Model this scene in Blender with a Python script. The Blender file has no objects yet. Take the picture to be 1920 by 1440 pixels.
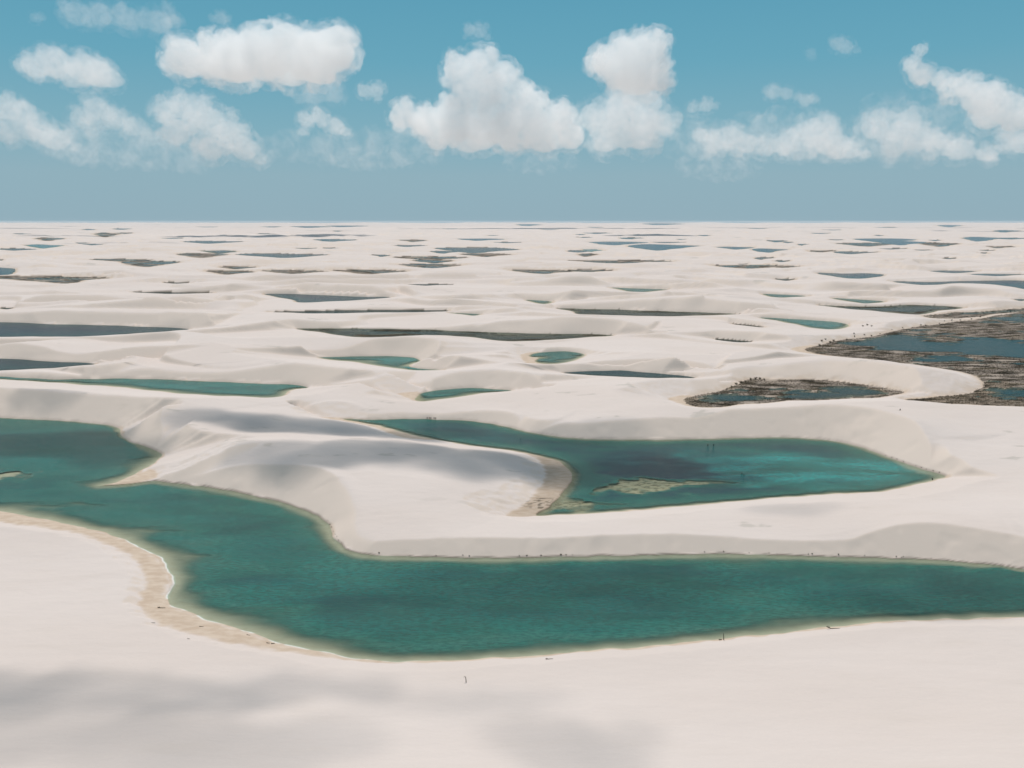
import bpy, bmesh, math, random
import numpy as np
from mathutils import Vector, noise as mnoise

# ------------------------------------------------------------------ camera, sky, sun, exposure
sc = bpy.context.scene
CAM_H = 100.0                      # metres above the lagoons
F = 1600.0                         # focal length in pixels of the 1920 px wide photograph
TH = math.atan(305.5 / F)          # pitch below the horizon
cam_data = bpy.data.cameras.new("camera")
cam_data.sensor_width = 36.0
cam_data.lens = 36.0 * F / 1920.0
cam_data.clip_start = 1.0
cam_data.clip_end = 200000.0
cam = bpy.data.objects.new("camera", cam_data)
sc.collection.objects.link(cam)
cam.location = (0, 0, CAM_H)
cam.rotation_euler = (math.pi / 2 - TH, 0, 0)
sc.camera = cam

SUN_EL = math.radians(69.0)
SUN_AZ = math.radians(-15.0)       # direction the sun stands in, from +Y towards +X
world = bpy.data.worlds.new("World")
sc.world = world
world.use_nodes = True
wn = world.node_tree
wn.nodes.clear()
w_out = wn.nodes.new("ShaderNodeOutputWorld")
w_bg = wn.nodes.new("ShaderNodeBackground")
w_sky = wn.nodes.new("ShaderNodeTexSky")
w_sky.sky_type = 'NISHITA'
w_sky.sun_disc = False
w_sky.sun_elevation = SUN_EL
w_sky.sun_rotation = SUN_AZ
w_sky.altitude = 100.0
w_sky.air_density = 1.0
w_sky.dust_density = 0.3
w_sky.ozone_density = 1.5
w_tint = wn.nodes.new("ShaderNodeMix")
w_tint.data_type = 'RGBA'
w_tint.blend_type = 'MULTIPLY'
w_tint.inputs[0].default_value = 1.0
w_tint.inputs[7].default_value = (0.86, 0.93, 0.74, 1)
wn.links.new(w_sky.outputs[0], w_tint.inputs[6])
# pale moist air low over the horizon, the same all round
w_tc = wn.nodes.new("ShaderNodeTexCoord")
w_sep = wn.nodes.new("ShaderNodeSeparateXYZ")
w_mr = wn.nodes.new("ShaderNodeMapRange"); w_mr.interpolation_type = 'SMOOTHERSTEP'
w_mr.inputs[1].default_value = 0.10; w_mr.inputs[2].default_value = 0.75
w_mr.inputs[3].default_value = 1.0; w_mr.inputs[4].default_value = 0.0
w_hz = wn.nodes.new("ShaderNodeMix"); w_hz.data_type = 'RGBA'
w_rp = wn.nodes.new("ShaderNodeValToRGB")
w_el = w_rp.color_ramp.elements
w_el[0].position = 0.0; w_el[0].color = (.290, .425, .495, 1)
w_el[1].position = 0.34; w_el[1].color = (.080, .300, .440, 1)
for p_, c_ in ((.05, (.283, .436, .507)), (.10, (.215, .42, .512)), (.17, (.14, .378, .50)), (.24, (.104, .342, .478))):
    q_ = w_el.new(p_); q_.color = (*c_, 1)
w_sc = wn.nodes.new("ShaderNodeVectorMath"); w_sc.operation = 'SCALE'
w_sc.inputs[3].default_value = 1.0 / 0.085
wn.links.new(w_tc.outputs['Generated'], w_sep.inputs[0]); wn.links.new(w_sep.outputs[2], w_mr.inputs[0])
wn.links.new(w_sep.outputs[2], w_rp.inputs[0]); wn.links.new(w_rp.outputs[0], w_sc.inputs[0]); wn.links.new(w_sc.outputs[0], w_hz.inputs[7])
wn.links.new(w_mr.outputs[0], w_hz.inputs[0]); wn.links.new(w_tint.outputs[2], w_hz.inputs[6])
wn.links.new(w_hz.outputs[2], w_bg.inputs[0])
w_bg.inputs[1].default_value = 0.085
wn.links.new(w_bg.outputs[0], w_out.inputs[0])

sun_dir = Vector((math.sin(SUN_AZ) * math.cos(SUN_EL), math.cos(SUN_AZ) * math.cos(SUN_EL), math.sin(SUN_EL)))
sun_data = bpy.data.lights.new("sun", 'SUN')
sun_data.energy = 3.2
sun_data.angle = math.radians(0.53)
sun_data.color = (1.0, 0.955, 0.90)
sun = bpy.data.objects.new("sun", sun_data)
sc.collection.objects.link(sun)
sun.rotation_euler = sun_dir.to_track_quat('Z', 'Y').to_euler()

sc.view_settings.view_transform = 'Standard'
sc.view_settings.look = 'None'
sc.view_settings.exposure = 0.0
sc.view_settings.gamma = 1.0
sc.render.engine = 'CYCLES'
sc.cycles.use_denoising = True
sc.cycles.max_bounces = 16
sc.cycles.diffuse_bounces = 3
sc.cycles.glossy_bounces = 2
sc.cycles.transparent_max_bounces = 12
sc.cycles.volume_bounces = 14

rng = np.random.default_rng(7)
random.seed(7)

# ------------------------------------------------------------------ helpers
def link(o):
    sc.collection.objects.link(o)
    return o

def pix(px, py, z=0.0):
    """the point at height z that the photograph shows at pixel (px, py)"""
    u = (px - 960.0) / F
    v = (py - 720.0) / F
    dx, dy, dz = u, math.cos(TH) - v * math.sin(TH), -math.sin(TH) - v * math.cos(TH)
    t = (z - CAM_H) / dz
    return np.array([dx * t, dy * t])

def hash2(ix, iy, seed):
    with np.errstate(over='ignore'):
        h = ix.astype(np.uint32) * np.uint32(374761393) + iy.astype(np.uint32) * np.uint32(668265263) + np.uint32((seed * 1442695041) & 0xFFFFFFFF)
        h = (h ^ (h >> np.uint32(13))) * np.uint32(1274126177)
        return h ^ (h >> np.uint32(16))

_ang = np.arange(256) * (2 * np.pi / 256)
GRX, GRY = np.cos(_ang).astype(np.float32), np.sin(_ang).astype(np.float32)
def gnoise(x, y, seed=0):
    x = np.asarray(x, dtype=np.float32); y = np.asarray(y, dtype=np.float32)
    fx = np.floor(x); fy = np.floor(y)
    ix = fx.astype(np.int32); iy = fy.astype(np.int32)
    dx = x - fx; dy = y - fy
    sx = dx * dx * dx * (dx * (dx * 6 - 15) + 10)
    sy = dy * dy * dy * (dy * (dy * 6 - 15) + 10)
    def g(a, b):
        k = hash2(ix + a, iy + b, seed) & np.uint32(255)
        return GRX[k] * (dx - a) + GRY[k] * (dy - b)
    n0 = g(0, 0); n0 += (g(1, 0) - n0) * sx
    n1 = g(0, 1); n1 += (g(1, 1) - n1) * sx
    return (n0 + (n1 - n0) * sy) * 1.5

def fbm(x, y, oct=4, seed=0, gain=0.5):
    s = 0.0; a = 1.0; f = 1.0
    for o in range(oct):
        s = s + a * gnoise(x * f + 17.3 * o, y * f - 9.1 * o, seed + o)
        a *= gain; f *= 2.03
    return s

def sstep(a, b, x):
    t = np.clip((x - a) / (b - a), 0, 1)
    return t * t * (3 - 2 * t)

def smooth_line(P, closed=False, sub=6):
    P = np.asarray(P, dtype=float)
    n = len(P); out = []
    rngi = range(n if closed else n - 1)
    for i in rngi:
        if closed:
            p0, p1, p2, p3 = P[(i - 1) % n], P[i], P[(i + 1) % n], P[(i + 2) % n]
        else:
            p0, p1, p2, p3 = P[max(i - 1, 0)], P[i], P[i + 1], P[min(i + 2, n - 1)]
        for k in range(sub):
            t = k / sub
            m1 = 0.42 * (p2 - p0); m2 = 0.42 * (p3 - p1)
            out.append((2*t**3-3*t**2+1)*p1 + (t**3-2*t**2+t)*m1 + (-2*t**3+3*t**2)*p2 + (t**3-t**2)*m2)
    if not closed:
        out.append(P[-1])
    return np.array(out)

def seg_dist(X, Y, L, closed):
    """distance to a polyline, nearest point and its parameter (index + fraction)"""
    n = len(L); f32 = np.float32
    sh = X.shape; X = X.astype(f32).ravel(); Y = Y.astype(f32).ravel()
    best = np.full(X.shape, 1e18, f32); bi = np.zeros(X.shape, np.int32)
    for i in range(n if closed else n - 1):
        a = L[i]; d = L[(i + 1) % n] - a; l2 = d @ d + 1e-12
        ax = X - f32(a[0]); ay = Y - f32(a[1])
        t = np.clip(ax * f32(d[0] / l2) + ay * f32(d[1] / l2), 0, 1)
        ax -= t * f32(d[0]); ay -= t * f32(d[1])
        dd = ax * ax; dd += ay * ay
        m = dd < best
        np.copyto(best, dd, where=m); bi[m] = i
    A0 = L[bi]; Dv = L[(bi + 1) % n] - A0
    t = np.clip(((X - A0[:, 0]) * Dv[:, 0] + (Y - A0[:, 1]) * Dv[:, 1]) / ((Dv ** 2).sum(1) + 1e-12), 0, 1)
    qx = A0[:, 0] + t * Dv[:, 0]; qy = A0[:, 1] + t * Dv[:, 1]
    return np.hypot(X - qx, Y - qy).reshape(sh), qx.reshape(sh), qy.reshape(sh), (bi + t).reshape(sh)

def inside(X, Y, L):
    res = np.zeros(X.shape, bool); n = len(L)
    for i in range(n):
        x1, y1 = L[i]; x2, y2 = L[(i + 1) % n]
        if y1 == y2: continue
        c = (y1 > Y) != (y2 > Y)
        res ^= c & (X < (x2 - x1) * (Y - y1) / (y2 - y1) + x1)
    return res

# ------------------------------------------------------------------ survey of the place (photo pixels -> metres on the ground)
# lagoons: (kind, outline); t = turquoise, b = deep blue grey, m = marsh with pools
LAG = [
 ('t', [(-160,772),(0,783),(100,788),(180,794),(222,802),(226,815),(245,828),(275,838),(298,848),(304,856),(285,870),(250,890),(215,905),
        (192,910),(235,908),(290,902),(330,906),(400,915),(470,928),(540,945),(590,965),(615,985),(628,1010),(650,1028),(690,1040),(760,1043),
        (900,1046),(1000,1045),(1200,1041),(1360,1038),(1500,1042),(1650,1046),(1760,1050),(1850,1058),(1920,1066),(2200,1100),(2200,1150),
        (1920,1157),(1780,1160),(1640,1166),(1500,1182),(1360,1197),(1200,1213),(1050,1224),(900,1235),(800,1240),(730,1240),(640,1230),
        (540,1208),(470,1185),(400,1163),(350,1147),(322,1133),(316,1115),(324,1090),(312,1060),(300,1045),(270,1030),(230,1010),(170,992),
        (100,977),(50,967),(0,957),(-160,930)]),
 ('t', [(640,785),(700,787),(760,785),(830,787),(880,789),(930,796),(975,806),(1020,815),(1080,822),(1160,824),(1260,824),(1400,821),(1470,820),
        (1540,824),(1590,832),(1640,848),(1690,866),(1730,880),(1760,888),(1774,894),(1750,900),(1700,912),(1640,922),(1560,926),(1470,932),
        (1400,938),(1300,947),(1180,957),(1080,963),(1005,966),(1030,950),(1052,928),(1068,908),(1075,896),(1068,880),(1046,864),(1005,853),
        (950,843),(880,835),(820,825),(760,812),(710,798)]),
 ('t', [(-80,700),(0,706),(100,711),(200,710),(260,710),(360,714),(480,719),(540,721),(578,727),(545,731),(528,743),(500,745),(430,743),(360,739),
        (280,731),(200,724),(100,717),(0,711),(-80,706)]),
 ('b', [(-80,668),(0,672),(80,677),(178,682),(120,688),(60,692),(0,695),(-80,699)]),
 ('t', [(600,671),(680,668),(740,668),(775,671),(790,677),(772,683),(770,689),(828,694),(780,694),(740,690),(690,682),(640,676)]),
 ('t', [(990,668),(1012,661),(1060,659),(1092,664),(1086,673),(1052,681),(1022,682),(1002,678),(1010,671)]),
 ('b', [(1055,699),(1100,696),(1160,695),(1230,700),(1305,708),(1240,709),(1150,706),(1090,703)]),
 ('t', [(790,737),(850,729),(900,728),(962,732),(900,738),(850,745),(800,752),(782,750)]),
 ('m', [(1290,745),(1345,735),(1390,717),(1420,711),(1480,713),(1540,713),(1600,719),(1650,727),(1695,736),(1650,744),(1560,749),(1480,752),
        (1400,758),(1330,765),(1300,762),(1285,753)]),
 ('m', [(1510,655),(1545,645),(1580,637),(1630,632),(1680,620),(1730,612),(1780,605),(1850,596),(1920,584),(2060,570),(2150,600),(2150,775),
        (1920,763),(1850,760),(1760,756),(1700,750),(1750,744),(1815,738),(1842,725),(1840,712),(1812,700),(1760,690),(1690,681),(1640,675),
        (1560,667),(1520,661)]),
 ('t', [(1425,595),(1500,599),(1560,603),(1592,608),(1580,616),(1540,617),(1500,610),(1460,602)]),
 ('n', [(556,616),(700,616),(800,618),(900,622),(1000,625),(1150,628),(1080,634),(980,640),(930,638),(880,632),(800,628),(700,633),(640,629),(600,623)]),
 ('b', [(-80,602),(0,604),(100,608),(200,610),(260,612),(358,617),(300,622),(220,627),(150,631),(60,631),(-80,630)]),
 ('n', [(1045,578),(1100,579),(1200,582),(1300,585),(1385,589),(1300,592),(1240,593),(1160,591),(1090,589),(1075,584)]),
 ('n', [(1535,572),(1620,575),(1700,572),(1760,573),(1808,577),(1760,583),(1720,590),(1640,583),(1570,577)]),
 ('m', [(1735,592),(1790,586),(1850,584),(1930,578),(1930,583),(1860,590),(1800,597),(1750,597)]),
 ('b', [(495,551),(540,551),(600,553),(660,556),(735,557),(680,562),(600,566),(560,567),(545,561),(520,557)]),
 ('t', [(1426,551),(1460,552),(1514,555),(1470,558),(1445,556)]),
 ('t', [(1560,559),(1600,561),(1657,565),(1630,569),(1600,567)]),
 ('d', [(505,585),(600,583),(700,581),(828,582),(830,584.5),(700,586),(600,587.5)]),
 ('t', [(845,586),(900,589),(885,592),(862,589)]),
 ('t', [(983,562),(1031,565),(1022,570),(1000,567)]),
 ('t', [(1140,539),(1190,541),(1252,543),(1210,547),(1180,546)]),
 ('b', [(1528,511),(1580,513),(1620,512),(1664,516),(1620,522),(1580,521)]),
 ('b', [(-30,500),(22,503),(30,507),(18,515),(-30,514)]),
 ('m', [(-30,517),(0,518),(100,519),(150,519),(206,522),(160,525),(125,532),(60,527),(0,523),(-30,523)]),
 ('d', [(245,547),(300,548),(405,549),(330,551),(290,550.5)]),
 ('b', [(1668,527),(1750,529),(1800,527),(1850,526),(1935,527),(1935,543),(1870,534),(1800,531),(1730,534.5)]),
 ('d', [(1338,635),(1360,636),(1412,641),(1390,642.5),(1355,639)]),
 ('d', [(1375,607),(1400,609),(1432,613.5),(1405,611.5)]),
]
SLIV = [ # small far lagoons: kind, x0, x1, top, bottom
 ('m',65,122,446,452),('t',45,120,459,466),('d',-10,70,466,470),('d',138,168,455,457),('d',158,193,457.5,460),('m',177,225,437,445),('m',220,247,436,439),
 ('d',345,460,452,457),('n',375,447,469,476),('m',330,430,475,484),('d',440,615,476,483.5),('m',165,290,486,491),('m',225,340,489,501),('m',385,480,507,515),
 ('m',415,480,500,505),('d',152,180,429.6,431.6),('d',210,247,428.6,431),('d',588,674,448.6,453.2),('d',624,641,432.8,434.4),('d',555,592,464.8,467),
 ('d',600,638,464.8,466.2),('d',696,732,477.5,481.5),('d',738,802,459.5,463),('m',748,802,449,454),('m',735,880,481,488),('m',770,850,487,494),
 ('d',815,975,463.5,475),('d',808,860,470.5,475.5),('b',858,952,447.2,451.5),('m',860,960,475,482),('m',745,870,495,503),('m',625,760,506,514.5),('m',490,616,507,513.5),
 ('d',488,530,424.5,426.5),('d',545,620,424,427.5),('d',610,692,422.8,426),('d',1090,1146,436,438.6),('d',1078,1096,439,440.8),('d',1158,1206,445.4,448.6),
 ('b',1105,1222,453,460),('b',1175,1312,459,470),('d',1220,1290,453.6,455.8),('d',1063,1112,469.5,473.5),('t',1090,1130,467,472.5),('m',1085,1123,475.5,481.5),
 ('m',1065,1262,487.5,494),('m',955,1080,505.5,514),('m',1060,1152,506,510.5),('m',1335,1482,496.5,504),('b',1343,1416,463,468),('b',1408,1478,466.5,473.8),
 ('b',1203,1285,418.8,422.5),('d',1308,1334,440.8,442.8),('b',968,1018,420.4,424),('b',1600,1725,447,455),('m',1565,1680,455,462.5),('b',1640,1740,452,460),('m',1720,1802,455.5,462.8),
 ('d',1438,1478,450.6,454.4),('d',1468,1488,453.6,456),('d',1494,1514,457.4,460.4),('m',1515,1570,469.5,473),('d',1560,1646,472,476.6),('b',1804,1880,444.8,453),
 ('d',1860,1935,446,449),('d',1864,1912,431.8,436),('b',1758,1806,422,426),('m',1850,1906,461.5,465.5),('b',1743,1842,507.6,512.4),('b',1815,1935,513.6,517.6),
 ('d',1766,1792,483.8,486),('d',1740,1764,449.6,452),('m',1438,1500,498.6,502.4),('d',1414,1452,482.5,487),('d',1450,1482,488.6,491.4),('d',1452,1490,523,526.4),
 ('d',765,850,532.5,535.6),('d',308,357,529.6,532),('d',0,26,577.5,580),('d',1080,1112,444.5,446),('d',1265,1285,448,449.6),('d',925,980,454,456),
 ('d',1650,1700,465.6,467.8),('d',1720,1750,468.5,470),('d',1838,1860,469,470.6),('d',1840,1854,474,475.6),('d',1556,1585,449,450.6),('d',1865,1935,528.5,530),
 ('b',1900,1935,561,564.5),('d',1640,1660,441,442.6),('d',20,60,438,439.5),('d',0,10,487,488.6),('d',1380,1400,495,496.2),('d',910,935,441,442.2),
 ('d',300,345,446.5,448),('d',480,520,438,439.2),('d',1520,1560,437,438.4),('d',1010,1050,430,431.4),('d',830,860,428.5,430),('d',1400,1440,428,429.2),
 ('d',1640,1690,426,427.2),('d',100,150,424.4,425.4),('d',370,410,425,426.4),('d',1100,1135,425.6,427),('d',1545,1580,430.5,432),
]
for (k, x0, x1, yt, yb) in SLIV:
    a = random.uniform(.25, .5); w = x1 - x0; hgt = yb - yt
    s1 = random.uniform(-.15, .15) * hgt
    LAG.append((k, [(x0, yt + .15*hgt), (x0 + .3*w, yt + s1), (x0 + .68*w, yt + .05*hgt), (x1, yt + .3*hgt + s1), (x0 + (.5+a*.6)*w, yb - .35*hgt),
                    (x0 + (.25+a*.6)*w, yb), (x0 + .3*w*a*2, yb - .35*hgt)]))

# slip faces: toe line from left to right with (x, toe y, brink y)
DUNE = [
 [(283,903,900),(330,906,873),(400,915,868),(470,928,868),(540,945,872),(590,965,902),(615,985,940),(628,1010,975),(650,1028,1000),(690,1040,1014),(760,1043,1011),
  (893,1046,1007),(1020,1045,1008),(1213,1041,1000),(1340,1038,1004),(1473,1041,1013),(1593,1045,1013),(1640,1046,1000),(1685,1047,987),(1747,1049,980),
  (1810,1054,985),(1907,1065,1003),(2050,1085,1030),(2200,1100,1090)],
 [(-160,772,724),(0,783,729),(60,786,729),(120,789,728),(180,794,727),(215,801,730),(226,815,745),(245,828,778),(275,838,808),(300,850,846)],
 [(975,806,805),(1003,812,797),(1030,817,790),(1091,822,793),(1134,824,790),(1180,824,786),(1256,824,782),(1312,823,782),(1350,822,777),(1395,821,766),(1444,820,759),
  (1500,821,757),(1556,826,757),(1605,837,762),(1640,848,775),(1690,866,815),(1730,880,850),(1774,894,893)],
 [(540,775,773),(560,778,752),(613,783,749),(648,785,755),(668,786,773),(691,787,776),(737,786,774),(808,787,776),(861,788,772),(914,793,768),(950,800,772),(975,806,800),(985,808,807)],
 [(700,722,720),(750,726,718),(804,733,714),(843,730,704),(879,728,695),(914,728,691),(967,732,692),(1010,734,708),(1040,735,733)],
 [(170,710,708),(207,710,702),(233,710,692),(267,710,690),(300,711,694),(333,712,697),(400,715,697),(450,717,692),(500,719,683),(533,720,677),(583,726,675),(640,735,684),(690,742,720),(720,746,744)],
 [(-90,667,640),(0,672,643),(50,675,648),(110,679,664),(133,680,667),(167,681,660),(217,680,655),(267,677,649),(333,674,647),(400,672,647),(483,671,652),(550,670,656),(640,669,654),
  (690,668,638),(723,668,631),(753,669,628),(780,672,631),(800,680,660),(815,688,686)],
 [(-90,602,584),(17,605,587),(50,606,582),(117,608,582),(167,609,584),(217,610,586),(267,612,586),(333,616,582),(380,618,590),(430,618,617)],
 [(0,572,567),(33,573,557),(83,573,551),(133,573,550),(183,575,555),(233,577,560),(283,579,560),(307,580,555),(333,581,551),(383,579,550),(417,576,560),(440,570,569)],
 [(860,621,619),(907,623,605),(940,624,600),(1007,626,599),(1040,627,595),(1073,628,593),(1123,629,596),(1173,631,602),(1213,633,615),(1250,634,633)],
 [(1030,577,574),(1073,579,567),(1140,580,563),(1207,582,560),(1273,585,557),(1313,587,554),(1363,588,550),(1397,589,552),(1447,589,563),(1490,590,588)],
 [(1350,722,717),(1373,719,694),(1430,711,690),(1480,712,685),(1513,713,679),(1563,714,677),(1613,720,677),(1663,729,680),(1705,737,688),(1760,742,700),(1815,738,708),(1842,724,722)],
 [(1060,692,690),(1110,692,678),(1180,692,674),(1250,694,673),(1310,700,680),(1350,705,703)],
 [(480,545,543),(540,549,531),(600,552,527),(650,554,529),(700,556,538),(740,557,555)],
 [(760,525,523),(790,526,511),(830,526,505),(870,526,506),(905,526,518),(920,525,524)],
 [(60,518,516),(100,518,503),(150,519,496),(200,519,495),(250,521,500),(290,522,520)],
 [(480,505,503),(520,506,489),(570,507,481),(630,508,482),(670,507,495),(700,506,505)],
 [(1400,528,526),(1450,528,505),(1500,528,503),(1550,527,512),(1580,527,525)],
 [(1640,527,525),(1700,527,508),(1760,527,503),(1830,526,506),(1900,526,520)],
 [(560,645,643),(640,646,632),(720,646,625),(760,646,628),(800,645,640),(830,644,643)],
]
# heights of the open sand (x, y, z)
CTRL = [(0,1440,7),(500,1440,6.5),(960,1440,6),(1500,1440,6),(1920,1440,7),(2200,1440,7),(-300,1440,7),(-300,1250,3),(0,1270,2.6),(480,1290,2.4),(960,1290,2.0),(1400,1260,1.6),(1920,1215,1.6),
 (2200,1200,2),(100,1050,1.2),(150,1140,1.6),(-200,1050,1.6),(1400,1340,3.2),(1800,1330,3.5),(480,1360,4),(960,1380,4),
 (780,1000,4.3),(1000,985,3),(1300,975,3.2),(1600,962,3.4),(1850,960,6),(700,940,6.5),(850,900,7.5),(930,930,4.0),(600,900,7.6),(2100,960,6),
 (400,832,10),(480,827,10.8),(640,833,9.8),(800,842,7.6),(900,852,5.2),(980,880,3.2),
 (470,806,6.5),(600,808,5.0),(700,812,3.2),(350,790,10),
 (305,754,11.5),(400,766,9),(500,772,6.5),(600,782,3.5),(0,733,11.5),(150,731,11.5),(-220,733,11),
 (1800,800,8.5),(1900,850,6),(1920,790,9),(1850,910,3.6),(1920,925,4.4),(2100,850,6),(1700,790,11),
 (1200,765,9),(1060,775,6),(1000,770,5),(850,758,4),(700,760,4),(620,740,5)]
WETP = [ # broad wet sand margins and bars
 [(-60,948),(0,957),(170,992),(270,1030),(316,1075),(318,1130),(400,1165),(540,1210),(720,1241),(640,1239),(470,1216),(350,1190),(285,1165),(258,1135),(272,1080),(225,1035),(140,1002),(0,982),(-60,975)],
 [(945,970),(985,945),(1010,915),(1022,892),(1012,868),(985,853),(940,843),(870,836),(960,840),(1040,858),(1080,882),(1085,900),(1060,935),(1030,966)],
 [(192,910),(250,893),(280,880),(300,890),(285,900),(240,910)],
 [(745,739),(790,736),(800,752),(775,751),(760,746)],
 [(975,666),(1010,660),(1020,670),(1050,684),(1005,686),(985,682)],
 [(1250,748),(1300,742),(1340,765),(1290,763)],
 [(1690,748),(1760,742),(1830,736),(1850,712),(1900,720),(1900,760),(1760,757)],
 [(1480,655),(1530,648),(1560,670),(1510,664)],
 [(598,783),(680,787),(760,812),(820,825),(760,824),(690,800),(640,791)],
]

# ------------------------------------------------------------------ the sand: one sheet of dunes
ys = np.concatenate([np.linspace(1900, 1450, 40, endpoint=False), np.arange(1450, 1060, -1.7), np.arange(1060, 700, -1.15), np.arange(700, 480, -0.62), np.arange(480, 428, -0.42)])
v = (ys - 720.0) / F
Yrow = CAM_H * (math.cos(TH) - v * math.sin(TH)) / (math.sin(TH) + v * math.cos(TH))
far = np.geomspace(Yrow[-1] * 1.03, 42000.0, 50)
Yrow = np.concatenate([Yrow, far])
acol = np.concatenate([np.linspace(-0.98, -0.70, 30, endpoint=False), np.linspace(-0.70, 0.70, 800), np.linspace(0.70, 0.98, 31)[1:]])
R, C = len(Yrow), len(acol)
GY = np.repeat(Yrow[:, None], C, 1)
GX = GY * acol[None, :]

def ysc(y0):
    """a row coordinate (metres up to y0) whose steps grow with distance beyond y0"""
    return np.where(GY < y0, GY, y0 * (1 + np.log(np.maximum(GY, 1) / y0)))
Y3, Y7, Y5 = ysc(3000.0), ysc(700.0), ysc(500.0)
YW = np.log(GY)
# wide dune field: ridges with their slip faces turned to the camera, long backs behind
lam0 = 165.0
def phase_of(y):
    yc = lam0 / 0.055
    return np.where(y < yc, y / lam0, yc / lam0 + np.log(np.maximum(y, 1) / yc) / 0.055)
sc_far = np.maximum(1.0, GY / 3000.0)
wrp = fbm(GX / (330 * sc_far), Y3 / 330, 3, 11)
ph = phase_of(GY) + 0.85 * wrp + 0.35 * gnoise(GX / (120 * sc_far), Y3 / 150, 5)
fr = ph - np.floor(ph)
amp = sstep(-0.55, 0.75, fbm(GX / (260 * sc_far), Y3 / 230, 2, 23) + 0.15)
H = 3.5 + 13.0 * amp
s0 = np.clip(H / 0.6 / (lam0 * sc_far), 0.05, 0.3)
prof = np.where(fr < s0, fr / s0, np.power(np.clip(1 - (fr - s0) / (1 - s0), 0, 1), 1.25))
field = 1.2 + H * prof + 1.2 * gnoise(GX / 500, GY / 500, 31)
field = field + np.where(GY > 6000, 1, 0) * sstep(6000, 24000, GY) * 38 * np.maximum(0, .25 + fbm(GX / 2600, GY / 4200, 4, 77))

# open sand near the camera from surveyed heights (thin plate spline in log polar coordinates)
cp = np.array([list(pix(a, b, z)) + [z] for a, b, z in CTRL])
def lp(x, y): return np.arctan2(x, y), 0.5 * np.log(x * x + y * y)
cu, cv = lp(cp[:, 0], cp[:, 1])
def kern(r2): return 0.5 * r2 * np.log(r2 + 1e-9)
n = len(cp)
K = kern((cu[:, None] - cu) ** 2 + (cv[:, None] - cv) ** 2) + 2e-4 * np.eye(n)
A = np.zeros((n + 3, n + 3)); A[:n, :n] = K
A[:n, n] = 1; A[:n, n+1] = cu; A[:n, n+2] = cv; A[n:, :n] = A[:n, n:].T
sol = np.linalg.solve(A, np.concatenate([cp[:, 2], [0, 0, 0]]))
nearmask = Yrow < 800
ri = np.where(nearmask)[0]
U, V = lp(GX[ri], GY[ri])
base = np.full(U.shape, sol[n]) + sol[n+1] * U + sol[n+2] * V
for i in range(n):
    base += sol[i] * kern((U - cu[i]) ** 2 + (V - cv[i]) ** 2)
base = np.clip(base, 0.5, 14)
base += 0.35 * fbm(GX[ri] / 45, GY[ri] / 30, 3, 41)
bl = sstep(430, 560, GY[ri])
Z = field.copy()
Z[ri] = base * (1 - bl) + field[ri] * bl
Zbase = Z.copy()

# slip faces
TAN = math.tan(math.radians(32))
def window(x0, x1, y0, y1):
    r = np.where((Yrow > y0) & (Yrow < y1))[0]
    if len(r) == 0: return None
    xs_lo = np.minimum(x0 / Yrow[r], x0 / Yrow[r].min()).min(); xs_hi = max((x1 / Yrow[r]).max(), x1 / Yrow[r].min())
    c = np.where((acol > xs_lo) & (acol < xs_hi))[0]
    if len(c) == 0: return None
    return slice(r[0], r[-1] + 1), slice(c[0], c[-1] + 1)
for D in DUNE:
    D = np.array(D, float)
    Ds = smooth_line(D, False, 3)
    toe = np.array([pix(a, b) for a, b, c in Ds])
    zc = []
    for (a, b, c) in Ds:
        p = pix(a, b); Dh = math.hypot(*p)
        q = pix(a, min(c, b - 0.01)); s = CAM_H / math.hypot(*q)
        zc.append(max(0.0, (CAM_H - s * Dh) / (1 + s / TAN)))
    zc = np.array(zc)
    zm = zc.max()
    Lw = 9.0 * zm + 25
    w = window(toe[:, 0].min() - Lw, toe[:, 0].max() + Lw, toe[:, 1].min() - 5, toe[:, 1].max() + Lw + zm / TAN)
    if w is None: continue
    X = GX[w]; Yv = GY[w]
    d, qx, qy, s = seg_dist(X, Yv, toe, False)
    i0 = np.clip(np.floor(s).astype(int), 0, len(toe) - 2); ft = s - i0
    tang = toe[i0 + 1] - toe[i0]
    side = tang[..., 0] * (Yv - qy) - tang[..., 1] * (X - qx)
    num = 0.0; den = 0.0
    for j in range(0, len(toe), 2):
        wj = 1.0 / ((X - toe[j, 0]) ** 2 + (Yv - toe[j, 1]) ** 2 + 4.0) ** 2
        num = num + wj * zc[j]; den = den + wj
    arc = np.concatenate([[0], np.cumsum(np.hypot(*np.diff(toe, axis=0).T))]); sa = arc[i0] * (1 - ft) + arc[i0 + 1] * ft
    tap = sstep(0, .12, sa / arc[-1]) * sstep(0, .12, 1 - sa / arc[-1])
    zs = num / den * tap
    z = zc[i0] * (1 - ft) + zc[i0 + 1] * ft
    z = z + (zs - z) * sstep(0.7, 1.6, d * TAN / np.maximum(zs, .5))
    z = z * (1 + 0.05 * gnoise(X / 25, Yv / 25, 3))
    endm = ((s <= 1e-6) | (s >= len(toe) - 1 - 1e-6))
    wd = z / TAN + 1e-3
    t = d
    up = t * TAN
    q = np.clip((t - wd) / (Lw), 0, 1)
    back = z * (1 + 0.03 * np.sin(np.clip(q * 5, 0, 1) * math.pi)) * (1 - sstep(0.0, 1.0, q) * 1.02)
    hgt = np.minimum(up, back)
    hgt = np.where((side > 0) & ~endm, hgt, -1)
    # the sand behind a toe never stands higher than its slip face
    lim = np.where((side > 0) & ~endm, np.minimum(up, z + (.10 + .62 * (1 - tap)) * np.clip(t - wd, 0, None)), 1e9)
    Zw = np.minimum(Z[w], lim)
    Z[w] = np.maximum(Zw, hgt)

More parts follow.
